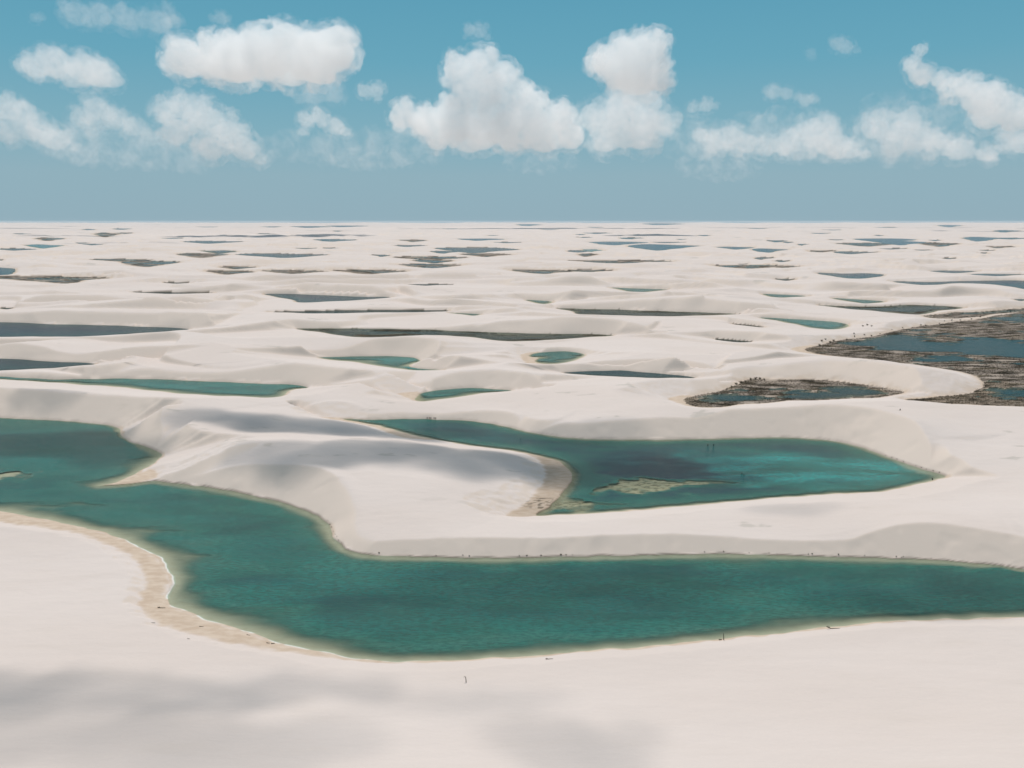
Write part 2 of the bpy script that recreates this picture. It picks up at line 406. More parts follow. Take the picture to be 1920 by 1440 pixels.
# lagoons cut into the sand
lag_d = np.full((R, C), 1e9)        # signed distance to the nearest shore (negative in the water)
lag_id = np.full((R, C), -1, int)
lag_n = np.zeros((R, C))            # +1: shore lies on the near side of the point (point is behind the lagoon)
cap = np.full((R, C), 1e9)
ROWSP = np.gradient(Yrow)[:, None] * np.ones((1, C))
lag_k = np.full((R, C), 0.1)
wob = 0.0025
for li, (kind, P) in enumerate(LAG):
    Wp = np.array([pix(a, b) for a, b in P])
    Wp = smooth_line(Wp, True, 4 if li < 12 else 3)
    ymid = Wp[:, 1].mean()
    mf = 0.22 * ymid + 12; mb = 30 + 0.02 * ymid; mx = 0.12 * ymid + 10
    w = window(Wp[:, 0].min() - mx, Wp[:, 0].max() + mx, Wp[:, 1].min() - mf, Wp[:, 1].max() + mb)
    if w is None: continue
    X = GX[w]; Yv = GY[w]
    sN = 0.035 * Yv
    Xw = X + wob * 1.4 * Yv * gnoise(X / sN, YW[w] / .035, 50 + li); Yw = Yv + wob * 1.6 * Yv * gnoise(X / sN, YW[w] / .035, 350 + li)
    if li < 2:
        sN = 9.0
        Xw = X + 0.7 * fbm(X / sN, Yv / sN, 2, 50); Yw = Yv + 0.7 * fbm(X / sN, Yv / sN, 2, 60)
    d, qx, qy, s = seg_dist(Xw, Yw, Wp, True)
    ins = inside(Xw, Yw, Wp)
    sd = np.where(ins, -d, d)
    rad = np.hypot(X, Yv)
    ny = ((Xw - qx) * X + (Yw - qy) * Yv) / (rad * np.maximum(d, 1e-6))
    ny = np.where(ins, -ny, ny)
    kf = np.clip(0.9 * CAM_H / rad, 0.012, 0.22)
    k = kf + (0.64 - kf) * sstep(-0.25, 0.35, ny)
    if kind in 'm':
        k = np.minimum(k, 0.45)
    k = np.minimum(k, 3.5 / ROWSP[w])
    cp_ = np.where(ins, 1e9, k * d)
    cap[w] = np.minimum(cap[w], cp_)
    m = sd < lag_d[w]
    lag_d[w] = np.where(m, sd, lag_d[w]); lag_id[w] = np.where(m, li, lag_id[w]); lag_n[w] = np.where(m, ny, lag_n[w]); lag_k[w] = np.where(m, k, lag_k[w])
out_ = lag_d > 0
Z = np.where(out_, np.minimum(Z, cap), Z)
kinds = np.array([k for k, _ in LAG])
lk = np.where(lag_id >= 0, kinds[np.clip(lag_id, 0, None)], 'x')
din = np.clip(-lag_d, 0, None)
sizes = 0.0045 * GY
bed = -np.minimum((0.05 + (lag_id == 0) * .05 * np.maximum(sstep(450, 800, GX / GY * F + 960), sstep(-.2, .3, lag_n))) * din + 0.07 * np.sqrt(din), 3.2)
# long bars and deeper troughs lying along the wind ripples
bars = fbm(GX / 42, GY / 13, 4, 91)
bed_t = bed * np.clip(1.0 + 0.6 * bars * sstep(1, 9, din), 0.35, 1.9)
ratio = np.maximum(1.0, GY / 700)
mn = fbm(GX / (38 * ratio), Y7 / 17, 5, 131, 0.6)
POOL = [[(1575,636),(1650,628),(1740,629),(1752,640),(1830,632),(1925,640),(2100,640),(2100,672),(1925,672),(1850,666),(1740,661),(1640,657),(1600,648)],
        [(1875,738),(1930,716),(2100,700),(2100,742),(1930,742)], [(1465,737),(1520,729),(1600,728),(1685,737),(1600,745),(1500,749)],
        [(1292,752),(1350,739),(1420,741),(1405,750),(1330,757)], [(1850,600),(1930,590),(1930,604)], [(1690,674),(1780,668),(1830,676),(1760,682)]]
pool = np.full((R, C), 1e9)
for P in POOL:
    Wp = smooth_line(np.array([pix(a, b) for a, b in P]), True, 3)
    w = window(Wp[:, 0].min() - 60, Wp[:, 0].max() + 60, Wp[:, 1].min() - 60, Wp[:, 1].max() + 60)
    X = GX[w]; Yv = GY[w]
    d, *_ = seg_dist(X, Yv, Wp, True)
    pool[w] = np.minimum(pool[w], np.where(inside(X, Yv, Wp), -d, d))
inpool = 1 - sstep(-7, 5, pool + 16 * mn + 4)
small = sstep(.6, .85, fbm(GX / (60 * ratio), Y7 / 16, 5, 137, .6))
inpool = np.maximum(inpool, small)
inpool = np.where(GY > 900, sstep(.05, .4, mn), inpool)
bed_m = np.minimum(0.16, din * 0.05 + .02) * (1 + .5 * mn) - .55 * inpool * np.clip(din * .08, 0, 1)
bed_n = bed * 0.5 + np.minimum(0.4, din * 0.05) * (1.4 * sstep(-.1, 0.3, fbm(GX / (70 * ratio), Y7 / 14, 4, 171)))
bed_t = bed_t - sstep(.0, .4, lag_n) * np.minimum(din * .4, .7) * sstep(380, 450, GY)
Zin = np.where(lk == 'm', bed_m, np.where(lk == 'n', bed_n, bed_t))
# the reed bar in the middle lagoon and the islet at the left
def bump(px, py, rx, ry, h, seed):
    c = pix(px, py)
    r = np.sqrt(((GX - c[0]) / rx) ** 2 + ((GY - c[1]) / ry) ** 2) + 0.45 * fbm(GX / (rx * .5), GY / (ry * .7), 4, seed)
    return h * (1 - sstep(0.35, 1.15, r))
marsh_bar = bump(1195, 911, 24, 14, 1.0, 201) + bump(1290, 905, 34, 5.0, 0.8, 205) + bump(1110, 944, 22, 3.0, .75, 207) + bump(1060, 945, 14, 8, .8, 209)
Zin = np.where(lag_id == 1, np.maximum(Zin, -2.2 + 2.03 * np.clip(marsh_bar, 0, 1.0) ** .55 + .16 * fbm(GX / 3.0, GY / 2.0, 3, 221)), Zin)
turq = bump(1520, 880, 60, 26, 1.0, 231)
Zin = np.where(lag_id == 1, Zin + np.clip(-1.15 - Zin, 0, None) * .85 * np.clip(turq, 0, 1) - (1 - np.clip(turq, 0, 1)) * np.clip(din / 12, 0, 1) * 1.3 * (1 - np.clip(marsh_bar * 1.5, 0, 1)), Zin)
isl = bump(-5, 893, 15, 10, 1.0, 211) 
Zin = np.where(lag_id == 0, np.maximum(Zin - 2.2 * np.clip(bump(140, 828, 34, 24, 1.0, 241) + bump(1830, 1092, 34, 10, 1.0, 243) + .6 * bump(1180, 1075, 30, 8, 1.0, 245), 0, 1) * np.clip(din / 6, 0, 1), -1.6 + 1.5 * np.clip(isl, 0, 1) ** .7), Zin)
rowsp = np.gradient(Yrow)[:, None] * np.ones((1, C))
depth = np.clip(-Zin, 0, None)
lip = -lag_k * np.minimum(din, 1.6 * rowsp)
Z = np.where(out_, np.maximum(Z, np.minimum(0.01, lag_k * lag_d)), np.where((din < 1.6 * rowsp) & (lk != 'm'), lip, np.minimum(Zin, np.where(Zin > -.02, 1e9, -lag_k * 1.6 * rowsp))))

# surface states: wet sand, dark wet bank, marsh
wet = np.zeros((R, C)); dark = np.zeros((R, C)); marsh = np.zeros((R, C)); mud = np.zeros((R, C))
behind = sstep(0.0, 0.4, lag_n)
nz = fbm(GX / 9, GY / 6, 4, 61)
wfront = (1.6 + 1.2 * nz) * np.maximum(1, GY / 420)
wet = np.where(out_, (1 - sstep(0.5, 1.0, lag_d / np.maximum(wfront, .3))) * (1 - behind), .6)
mudbar = np.zeros((R, C))
for wi, P in enumerate(WETP):
    Wp = smooth_line(np.array([pix(a, b) for a, b in P]), True, 4)
    mg = 45
    w = window(Wp[:, 0].min() - mg, Wp[:, 0].max() + mg, Wp[:, 1].min() - mg, Wp[:, 1].max() + mg)
    X = GX[w] + 1.2 * fbm(GX[w] / 6, GY[w] / 4, 3, 71); Yv = GY[w] + 0.8 * fbm(GX[w] / 6, GY[w] / 4, 3, 73)
    d, *_ = seg_dist(X, Yv, Wp, True)
    sd = np.where(inside(X, Yv, Wp), -d, d)
    wet[w] = np.maximum(wet[w], 1 - sstep(-1.5, 0.8, sd))
    if wi == 1: mudbar[w] = 1 - sstep(-2.0, .6, sd)
    Z[w] = np.where(out_[w], np.minimum(Z[w], np.minimum(.12 * lag_d[w], .35) + .35 * np.clip(sd, 0, None)), Z[w])
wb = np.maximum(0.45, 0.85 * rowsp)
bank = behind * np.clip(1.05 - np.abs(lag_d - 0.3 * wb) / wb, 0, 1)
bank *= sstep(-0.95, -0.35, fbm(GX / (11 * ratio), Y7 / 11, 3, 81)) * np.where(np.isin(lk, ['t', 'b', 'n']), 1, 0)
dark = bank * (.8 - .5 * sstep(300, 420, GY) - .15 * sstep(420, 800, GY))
mm = (lk == 'm') & (lag_d < 0)
marsh = np.where(mm, sstep(-0.015, 0.03, Z) * (0.65 + 0.35 * sstep(-0.3, 0.4, fbm(GX / (14 * ratio), Y7 / 6, 4, 141))), 0)
sandy = sstep(0.15, 0.7, fbm(GX / (30 * ratio), Y7 / 10, 4, 151))
marsh *= (1 - 0.30 * sandy)
marsh = np.where((lk == 'n') & (lag_d < 0), sstep(-0.1, 0.02, Z), marsh)
marsh = np.where((lk == 'd') & (lag_d < 0), 0.9, marsh)
edge_m = np.where((lk == 'm') & out_, (1 - sstep(0, 1, lag_d / (0.012 * GY * (1 + 0.9 * nz)).clip(0.5))) * 0.75, 0)
wet = np.maximum(wet, np.where(GY < 2000, edge_m, edge_m * .5))
marsh = np.where(lag_id == 1, np.maximum(marsh, sstep(.5, .9, marsh_bar) * (lag_d < 0) * .6 * sstep(.05, .4, fbm(GX / 3.0, GY / 1.6, 4, 223))), marsh)
# scour marks: small patches of coarser grey sand and old roots on the windward backs
sc1 = fbm(GX / (26 * np.maximum(1, GY / 500)), Y5 / 11, 5, 301, .62)
spot = sstep(0.78, 1.05, sc1) * sstep(3, 12, np.where(out_, lag_d, 0)) * sstep(1.5, 3, Z) * sstep(250, 330, GY)
def patch(px, py, rx, ry, seed):
    c = pix(px, py, 4); r = np.sqrt(((GX - c[0]) / rx) ** 2 + ((GY - c[1]) / ry) ** 2) + .6 * fbm(GX / 3.5, GY / 2.5, 4, seed)
    return 1 - sstep(.3, .8, r)
for (a, b, rx, ry) in [(455,855,5,2.6),(503,861,4,1.6),(570,878,4,1.4),(1410,982,7,2.2),(1395,976,3,1.2),(1065,745,9,3),(1100,752,7,2.5),(1670,792,6,2.4),(1290,918,3,1)]:
    spot = np.maximum(spot, 0.9 * patch(a, b, rx, ry, 311))

# grains settle: soften the surface a little away from the shores
keep = (np.abs(lag_d) < 3 * rowsp)
for it in range(1):
    Zs = Z.copy()
    Zs[1:-1, 1:-1] = .5 * Z[1:-1, 1:-1] + .125 * (Z[:-2, 1:-1] + Z[2:, 1:-1] + Z[1:-1, :-2] + Z[1:-1, 2:])
    Z = np.where(keep, Z, Zs)
nose = pix(640, 985)
nm_ = (np.hypot(GX - nose[0], GY - nose[1]) < 26) & (np.abs(lag_d) > 1.2 * rowsp) & out_
rr2 = np.where(nm_.any(1))[0]; cc2 = np.where(nm_.any(0))[0]
w = (slice(rr2[0] - 2, rr2[-1] + 3), slice(cc2[0] - 2, cc2[-1] + 3))
for it in range(40):
    Zw = Z[w]; Zs = Zw.copy()
    Zs[1:-1, 1:-1] = .4 * Zw[1:-1, 1:-1] + .15 * (Zw[:-2, 1:-1] + Zw[2:, 1:-1] + Zw[1:-1, :-2] + Zw[1:-1, 2:])
    Z[w] = np.where(nm_[w], Zs, Zw)
# steep slip faces: warmth of light bounced onto them, put into the sand colour
dzy = np.gradient(Z, axis=0) / np.gradient(Yrow)[:, None]
dzx = np.gradient(Z, axis=1) / (np.gradient(acol)[None, :] * GY)
slope = np.hypot(dzx, dzy)
sf_ = np.clip(9.0 / rowsp, .3, 1)
slip = sstep(.26 * sf_, .46 * sf_, slope) * sstep(-.02, -.0, dzy * 0 + np.where(dzy > 0, 0, -1)) * out_
foam = np.exp(-((lag_d - .12) / .32) ** 2) * (lag_id == 0) * (1 - behind) * (1 - sstep(520, 900, GX / GY * F + 960)) * sstep(-.5, .1, fbm(GX / 7, GY / 7, 3, 401)) * (GY < 260)
wet = np.where((lag_id == 1) & (lag_d < 0), np.maximum(wet, sstep(.15, .5, marsh_bar)), wet)
marsh = np.maximum(marsh, .22 * mudbar)
bar_c = pix(1018, 945)
marsh = np.maximum(marsh, np.where(out_, (1 - sstep(.5, 1.1, np.hypot((GX - bar_c[0]) / 11, (GY - bar_c[1]) / 9))) * .75 * sstep(.0, .4, fbm(GX / 2.2, GY / 1.4, 4, 411)) * wet, 0))
def set_attr(me, name, arr):
    at = me.attributes.new(name, 'FLOAT', 'POINT')
    at.data.foreach_set('value', np.ascontiguousarray(arr, dtype=np.float32).ravel())

def grid_mesh(name, V, quads):
    me = bpy.data.meshes.new(name)
    me.vertices.add(len(V)); me.vertices.foreach_set('co', np.ascontiguousarray(V, dtype=np.float32).ravel())
    me.loops.add(quads.size); me.loops.foreach_set('vertex_index', np.ascontiguousarray(quads, dtype=np.int32).ravel())
    me.polygons.add(len(quads)); me.polygons.foreach_set('loop_start', np.arange(0, quads.size, 4, dtype=np.int32))
    me.polygons.foreach_set('use_smooth', np.ones(len(quads), bool))
    me.update(calc_edges=True); me.validate()
    return me

idx = np.arange(R * C).reshape(R, C)
quads = np.stack([idx[:-1, :-1], idx[:-1, 1:], idx[1:, 1:], idx[1:, :-1]], -1)
me = grid_mesh("dune_sand", np.stack([GX, GY, Z], -1).reshape(-1, 3), quads.reshape(-1, 4))
for nme, arr in (('wet', wet), ('dark', dark), ('marsh', marsh), ('spot', spot), ('slip', slip), ('foam', foam)):
    set_attr(me, nme, arr)
ground = link(bpy.data.objects.new("dune_sand", me))
ground['kind'] = 'structure'
ground['label'] = 'rolling white sand dunes with crisp brinks reaching to the horizon'

def height_at(x, y):
    a = x / y
    c = np.searchsorted(acol, a) - 1; r = np.searchsorted(Yrow, y) - 1
    c = min(max(c, 0), C - 2); r = min(max(r, 0), R - 2)
    fc = (a - acol[c]) / (acol[c+1] - acol[c]); frr = (y - Yrow[r]) / (Yrow[r+1] - Yrow[r])
    return float((Z[r, c]*(1-fc)+Z[r, c+1]*fc)*(1-frr) + (Z[r+1, c]*(1-fc)+Z[r+1, c+1]*fc)*frr)

# ------------------------------------------------------------------ materials
class NT:
    def __init__(s, name):
        s.m = bpy.data.materials.new(name); s.m.use_nodes = True; s.t = s.m.node_tree; s.t.nodes.clear()
        s.out = s.t.nodes.new('ShaderNodeOutputMaterial')
    def n(s, t, **kw):
        nd = s.t.nodes.new(t)
        for k, v_ in kw.items(): setattr(nd, k, v_)
        return nd
    def l(s, a, b): s.t.links.new(a, b)
    def attr(s, name): return s.n('ShaderNodeAttribute', attribute_name=name).outputs['Fac']
    def mix(s, fac, a, b, bt='MIX'):
        nd = s.n('ShaderNodeMix', data_type='RGBA', blend_type=bt)
        for sock, val in ((nd.inputs[0], fac), (nd.inputs[6], a), (nd.inputs[7], b)):
            if isinstance(val, (int, float)): sock.default_value = val
            elif isinstance(val, tuple): sock.default_value = (*val, 1)
            else: s.l(val, sock)
        return nd.outputs[2]
    def math(s, op, a, b=0.0, clamp=False):
        nd = s.n('ShaderNodeMath', operation=op, use_clamp=clamp)
        for i, val in enumerate((a, b)):
            if isinstance(val, (int, float)): nd.inputs[i].default_value = val
            else: s.l(val, nd.inputs[i])
        return nd.outputs[0]
    def noise(s, vec, scale, detail=4, rough=.55, dist=0):
        nd = s.n('ShaderNodeTexNoise'); nd.inputs['Scale'].default_value = scale; nd.inputs['Detail'].default_value = detail
        nd.inputs['Roughness'].default_value = rough; nd.inputs['Distortion'].default_value = dist
        if vec is not None: s.l(vec, nd.inputs['Vector'])
        return nd.outputs[0]
    def map(s, vec, scale=(1, 1, 1), rot=(0, 0, 0)):
        nd = s.n('ShaderNodeMapping'); nd.inputs['Scale'].default_value = scale; nd.inputs['Rotation'].default_value = rot
        s.l(vec, nd.inputs['Vector']); return nd.outputs[0]
    def rng(s, val, a, b, c=0., d=1.):
        nd = s.n('ShaderNodeMapRange', interpolation_type='SMOOTHSTEP'); s.l(val, nd.inputs[0])
        for i, q in enumerate((a, b, c, d)): nd.inputs[i+1].default_value = q
        return nd.outputs[0]

S = NT('white_sand')
geo = S.n('ShaderNodeNewGeometry').outputs['Position']
big = S.noise(S.map(geo, (.006, .012, .01)), 1, 4)
mid = S.noise(S.map(geo, (.05, .16, .05), (0, 0, .25)), 1, 5)
fine = S.noise(S.map(geo, (.9, 2.2, 1)), 1, 3)
col = S.mix(S.rng(big, .35, .65), (.675, .58, .53), (.705, .615, .57))
col = S.mix(S.math('MULTIPLY', S.rng(mid, .5, .8), .22), col, (.61, .52, .455))
col = S.mix(S.math('MULTIPLY', S.rng(fine, .55, .75), .06), col, (.60, .54, .47))
col = S.mix(S.math('MULTIPLY', S.attr('spot'), .55), col, (.44, .40, .35))
col = S.mix(S.math('MULTIPLY', S.attr('slip'), .7), col, (.725, .60, .51))  # warm bounce light painted onto the slip faces
wetc = S.mix(S.rng(S.noise(S.map(geo, (.25, .5, .25)), 1, 5), .35, .65), (.52, .385, .275), (.62, .49, .375))
col = S.mix(S.math('MULTIPLY', S.attr('wet'), .82), col, wetc)
mc1 = S.noise(S.map(geo, (.16, .30, .2), (0, 0, .3)), 1, 7, .72, .8)
mcol = S.mix(S.rng(mc1, .36, .66), (.020, .016, .011), (.085, .064, .040))
mc2 = S.noise(S.map(geo, (.035, .055, .1)), 1, 5, .6, .5)
mcol = S.mix(S.rng(mc2, .52, .70, 0., .8), mcol, (.20, .155, .10))
col = S.mix(S.attr('marsh'), col, mcol)
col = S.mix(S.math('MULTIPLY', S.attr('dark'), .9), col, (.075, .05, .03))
col = S.mix(S.attr('foam'), col, (.78, .77, .74))
bs = S.n('ShaderNodeBsdfPrincipled')
S.l(col, bs.inputs['Base Color'])
bs.inputs['Roughness'].default_value = .95
bs.inputs['Specular IOR Level'].default_value = .1
hh = S.math('ADD', S.math('MULTIPLY', S.noise(S.map(geo, (.10, .28, .1), (0, 0, .2)), 1, 4), .8), S.math('MULTIPLY', S.noise(geo, .35, 5), .30))
bp = S.n('ShaderNodeBump'); S.l(S.rng(S.attr('slip'), 0., 1., .34, .06), bp.inputs['Strength']); bp.inputs['Distance'].default_value = 1.0
S.l(hh, bp.inputs['Height']); S.l(bp.outputs[0], bs.inputs['Normal'])
S.l(bs.outputs[0], S.out.inputs[0])
ground.data.materials.append(S.m)

W = NT('lagoon_water')
geo = W.n('ShaderNodeNewGeometry').outputs['Position']
dep = W.attr('depth'); tone = W.attr('tone')
st = W.noise(W.map(geo, (.012, .040, .02), (0, 0, .15)), 1, 6, .65, .8)
d2 = W.math('MULTIPLY', dep, W.math('ADD', W.math('MULTIPLY', st, 2.4), -.2))
ramp = W.n('ShaderNodeValToRGB'); W.l(W.math('MULTIPLY', d2, .3), ramp.inputs[0])
e = ramp.color_ramp.elements
e[0].position = 0.0; e[0].color = (.30, .30, .235, 1)
e[1].position = 1.0; e[1].color = (.006, .028, .046, 1)
for pos, c_ in ((.07, (.15, .20, .135)), (.17, (.050, .155, .112)), (.34, (.020, .138, .102)), (.56, (.012, .092, .077)), (.78, (.006, .052, .066))):
    q = e.new(pos); q.color = (*c_, 1)
fl = W.noise(W.map(geo, (.10, .34, .5), (0, 0, .2)), 1, 5, .7)
bright = W.noise(W.map(geo, (.006, .016, .01)), 1, 3, .5)
c0 = W.mix(W.math('MULTIPLY', W.rng(bright, .50, .68), W.rng(dep, .3, 1.2, 0, .45)), ramp.outputs[0], (.018, .20, .175))
turq_ = W.math('MULTIPLY', W.attr('turq'), W.rng(W.noise(W.map(geo, (.02, .07, .05), (0, 0, .12)), 1, 5, .65, .5), .36, .62, .12, 1.))
c0 = W.mix(turq_, c0, (.030, .31, .285))
c1 = W.mix(W.rng(fl, .42, .72, 0., .24), c0, (.06, .17, .135))
chop = W.noise(W.map(geo, (.42, 1.5, 1), (0, 0, .22)), 1, 3, .75)
c1 = W.mix(W.rng(chop, .40, .62, 0., .5), c1, (.003, .045, .045))
c1 = W.mix(W.math('MULTIPLY', tone, .85), c1, W.mix(W.math('GREATER_THAN', tone, .9), (.014, .034, .058), (.030, .027, .022)))
bs = W.n('ShaderNodeBsdfPrincipled'); W.l(c1, bs.inputs['Base Color'])
bs.inputs['Roughness'].default_value = .16; bs.inputs['IOR'].default_value = 1.25
W.l(W.rng(tone, 0., 1., .30, .06), bs.inputs['Specular IOR Level'])
wv = W.noise(W.map(geo, (.8, 2.2, 1), (0, 0, .25)), 1, 4, .65)
bp = W.n('ShaderNodeBump'); bp.inputs['Strength'].default_value = .8; bp.inputs['Distance'].default_value = .45
W.l(wv, bp.inputs['Height']); W.l(bp.outputs[0], bs.inputs['Normal'])
tr = W.n('ShaderNodeBsdfTransparent')
tr.inputs[0].default_value = (.79, .87, .80, 1)
ms = W.n('ShaderNodeMixShader'); W.l(W.rng(dep, 0.0, .85, .06, 1.0), ms.inputs[0])
W.l(tr.outputs[0], ms.inputs[1]); W.l(bs.outputs[0], ms.inputs[2])
W.l(ms.outputs[0], W.out.inputs[0])

# ------------------------------------------------------------------ lagoon water, one sheet for each lagoon
cellid = np.full((R - 1, C - 1), -1, int)
for dr in (0, 1):
    for dc in (0, 1):
        sub = np.where(lag_d[dr:R-1+dr, dc:C-1+dc] < 0, lag_id[dr:R-1+dr, dc:C-1+dc], -1)
        cellid = np.maximum(cellid, sub)
for li, (kind, P) in enumerate(LAG):
    rr, cc = np.where(cellid == li)
    if len(rr) == 0: continue
    q = np.stack([idx[rr, cc], idx[rr, cc+1], idx[rr+1, cc+1], idx[rr+1, cc]], -1)
    used, inv = np.unique(q, return_inverse=True)
    inv = inv.reshape(q.shape)
    V = np.stack([GX.ravel()[used], GY.ravel()[used], np.zeros(len(used))], -1)
    m_ = grid_mesh("lagoon_water", V, inv)
    dd = depth.ravel()[used]
    if kind != 't': dd = dd + .35
    set_attr(m_, 'depth', dd)
    set_attr(m_, 'tone', np.full(len(used), {'t': 0.0, 'b': .78, 'm': .8, 'n': .93, 'd': .95}[kind]))
    set_attr(m_, 'turq', {1: np.clip(turq * 1.1, 0, 1).ravel()[used], 0: np.full(len(used), .16), 2: np.full(len(used), .45), 4: np.full(len(used), .75), 7: np.full(len(used), .4), 10: np.full(len(used), .4)}.get(li, np.full(len(used), .12 if kind == 't' else 0.0)))
    m_.materials.append(W.m)
    o = link(bpy.data.objects.new("lagoon_water", m_))
    o['kind'] = 'structure'
    o['label'] = {'t': 'turquoise lagoon water between white dunes', 'b': 'blue grey lagoon water between white dunes', 'm': 'dark pools of a brown marsh between dunes', 'n': 'dark lagoon with brown mats between dunes', 'd': 'small dark far pool between dunes'}[kind]
# ------------------------------------------------------------------ clouds: closed bodies filled with white scattering droplets
def g3(p, seed):
    f = np.floor(p); i = f.astype(np.int64); d = p - f
    s_ = d * d * d * (d * (d * 6 - 15) + 10)
    r = 0.0
    for a in (0, 1):
        for b in (0, 1):
            for c in (0, 1):
                h = hash2(i[:, 0] + a + 57 * (i[:, 2] + c), i[:, 1] + b + 131 * (i[:, 2] + c), seed).astype(np.int64)
                th = (h & 0xFFFF) * (2 * np.pi / 65536); zz = ((h >> 16) & 0xFFFF) / 32767.5 - 1; rr = np.sqrt(np.clip(1 - zz * zz, 0, 1))
                dot = rr * np.cos(th) * (d[:, 0] - a) + rr * np.sin(th) * (d[:, 1] - b) + zz * (d[:, 2] - c)
                w = (s_[:, 0] if a else 1 - s_[:, 0]) * (s_[:, 1] if b else 1 - s_[:, 1]) * (s_[:, 2] if c else 1 - s_[:, 2])
                r = r + w * dot
    return r * 1.5

_b = bmesh.new(); bmesh.ops.create_icosphere(_b, subdivisions=2, radius=1.0)
ICO_V = np.array([v_.co[:] for v_ in _b.verts]); ICO_F = np.array([[q.index for q in f_.verts] for f_ in _b.faces]); _b.free()

cloud_mats = {}
def cloud_mat(dens, size):
    key = dens; dens = dens[0]
    if key not in cloud_mats:
        m = NT('cloud_droplets'); pv = m.n('ShaderNodeVolumeScatter')
        geo_ = m.n('ShaderNodeNewGeometry').outputs['Position']
        nn_ = m.noise(geo_, 1.0 / size, 6, .62, .6)
        m.l(m.rng(nn_, .2, .8, dens * .7, dens * 1.1) if key[2] == 'plain' else m.rng(nn_, .45, .74, 0.0, dens * 1.9) if key[2] is True else m.rng(nn_, .28, .60, dens * .25, dens * 1.25), pv.inputs['Density'])
        pv.inputs['Color'].default_value = (.998, .998, .998, 1); pv.inputs['Anisotropy'].default_value = .25
        m.l(pv.outputs[0], m.out.inputs['Volume']); cloud_mats[key] = m.m
    return cloud_mats[key]

def billow(V, Nn, size, seed, amt):
    off = np.zeros(len(V)); a = 1.0; sc_ = 1.0 / size
    for o in range(5):
        nn_ = g3(V * sc_ + 31.7 * o, seed + o)
        off += a * (0.55 - 1.6 * np.abs(nn_)) if o < 2 else a * nn_ * 1.1
        a *= .55; sc_ *= 2.1
    return V + Nn * (off * amt)[:, None]

def make_cloud(spheres, voxel, dens, rough, seed, name="cloud", flat=None, veil=False):
    """spheres: (x, y, z, rx, ry, rz) in metres"""
    Vs, Fs = [], []
    for i, (x, y, z, a, b, c) in enumerate(spheres):
        Vs.append(ICO_V * np.array([a, b, c]) + np.array([x, y, z])); Fs.append(ICO_F + i * len(ICO_V))
    me_ = bpy.data.meshes.new("tmp"); me_.from_pydata(np.concatenate(Vs).tolist(), [], np.concatenate(Fs).tolist())
    o = link(bpy.data.objects.new("tmp", me_))
    md = o.modifiers.new("r", 'REMESH'); md.mode = 'VOXEL'; md.voxel_size = voxel
    dg = bpy.context.evaluated_depsgraph_get(); dg.update()
    ev = o.evaluated_get(dg); out = bpy.data.meshes.new_from_object(ev)
    bpy.data.objects.remove(o); bpy.data.meshes.remove(me_)
    nv = len(out.vertices)
    V = np.empty(nv * 3, np.float32); out.vertices.foreach_get('co', V); V = V.reshape(-1, 3).astype(float)
    Nn = np.empty(nv * 3, np.float32); out.vertices.foreach_get('normal', Nn); Nn = Nn.reshape(-1, 3).astype(float)
    size = np.median([s_[3] for s_ in spheres])
    V = billow(V, Nn, size * 1.6, seed, size * rough)
    if flat is not None:                       # level condensation base
        lo = V[:, 2] < flat
        V[lo, 2] = flat + (V[lo, 2] - flat) * .55
    out.vertices.foreach_set('co', V.astype(np.float32).ravel())
    out.name = name
    out.polygons.foreach_set('use_smooth', np.ones(len(out.polygons), bool)); out.update()
    out.materials.append(cloud_mat((dens, round(size / 25), veil), size * (2.3 if veil else 1.6)))
    return link(bpy.data.objects.new(name, out))

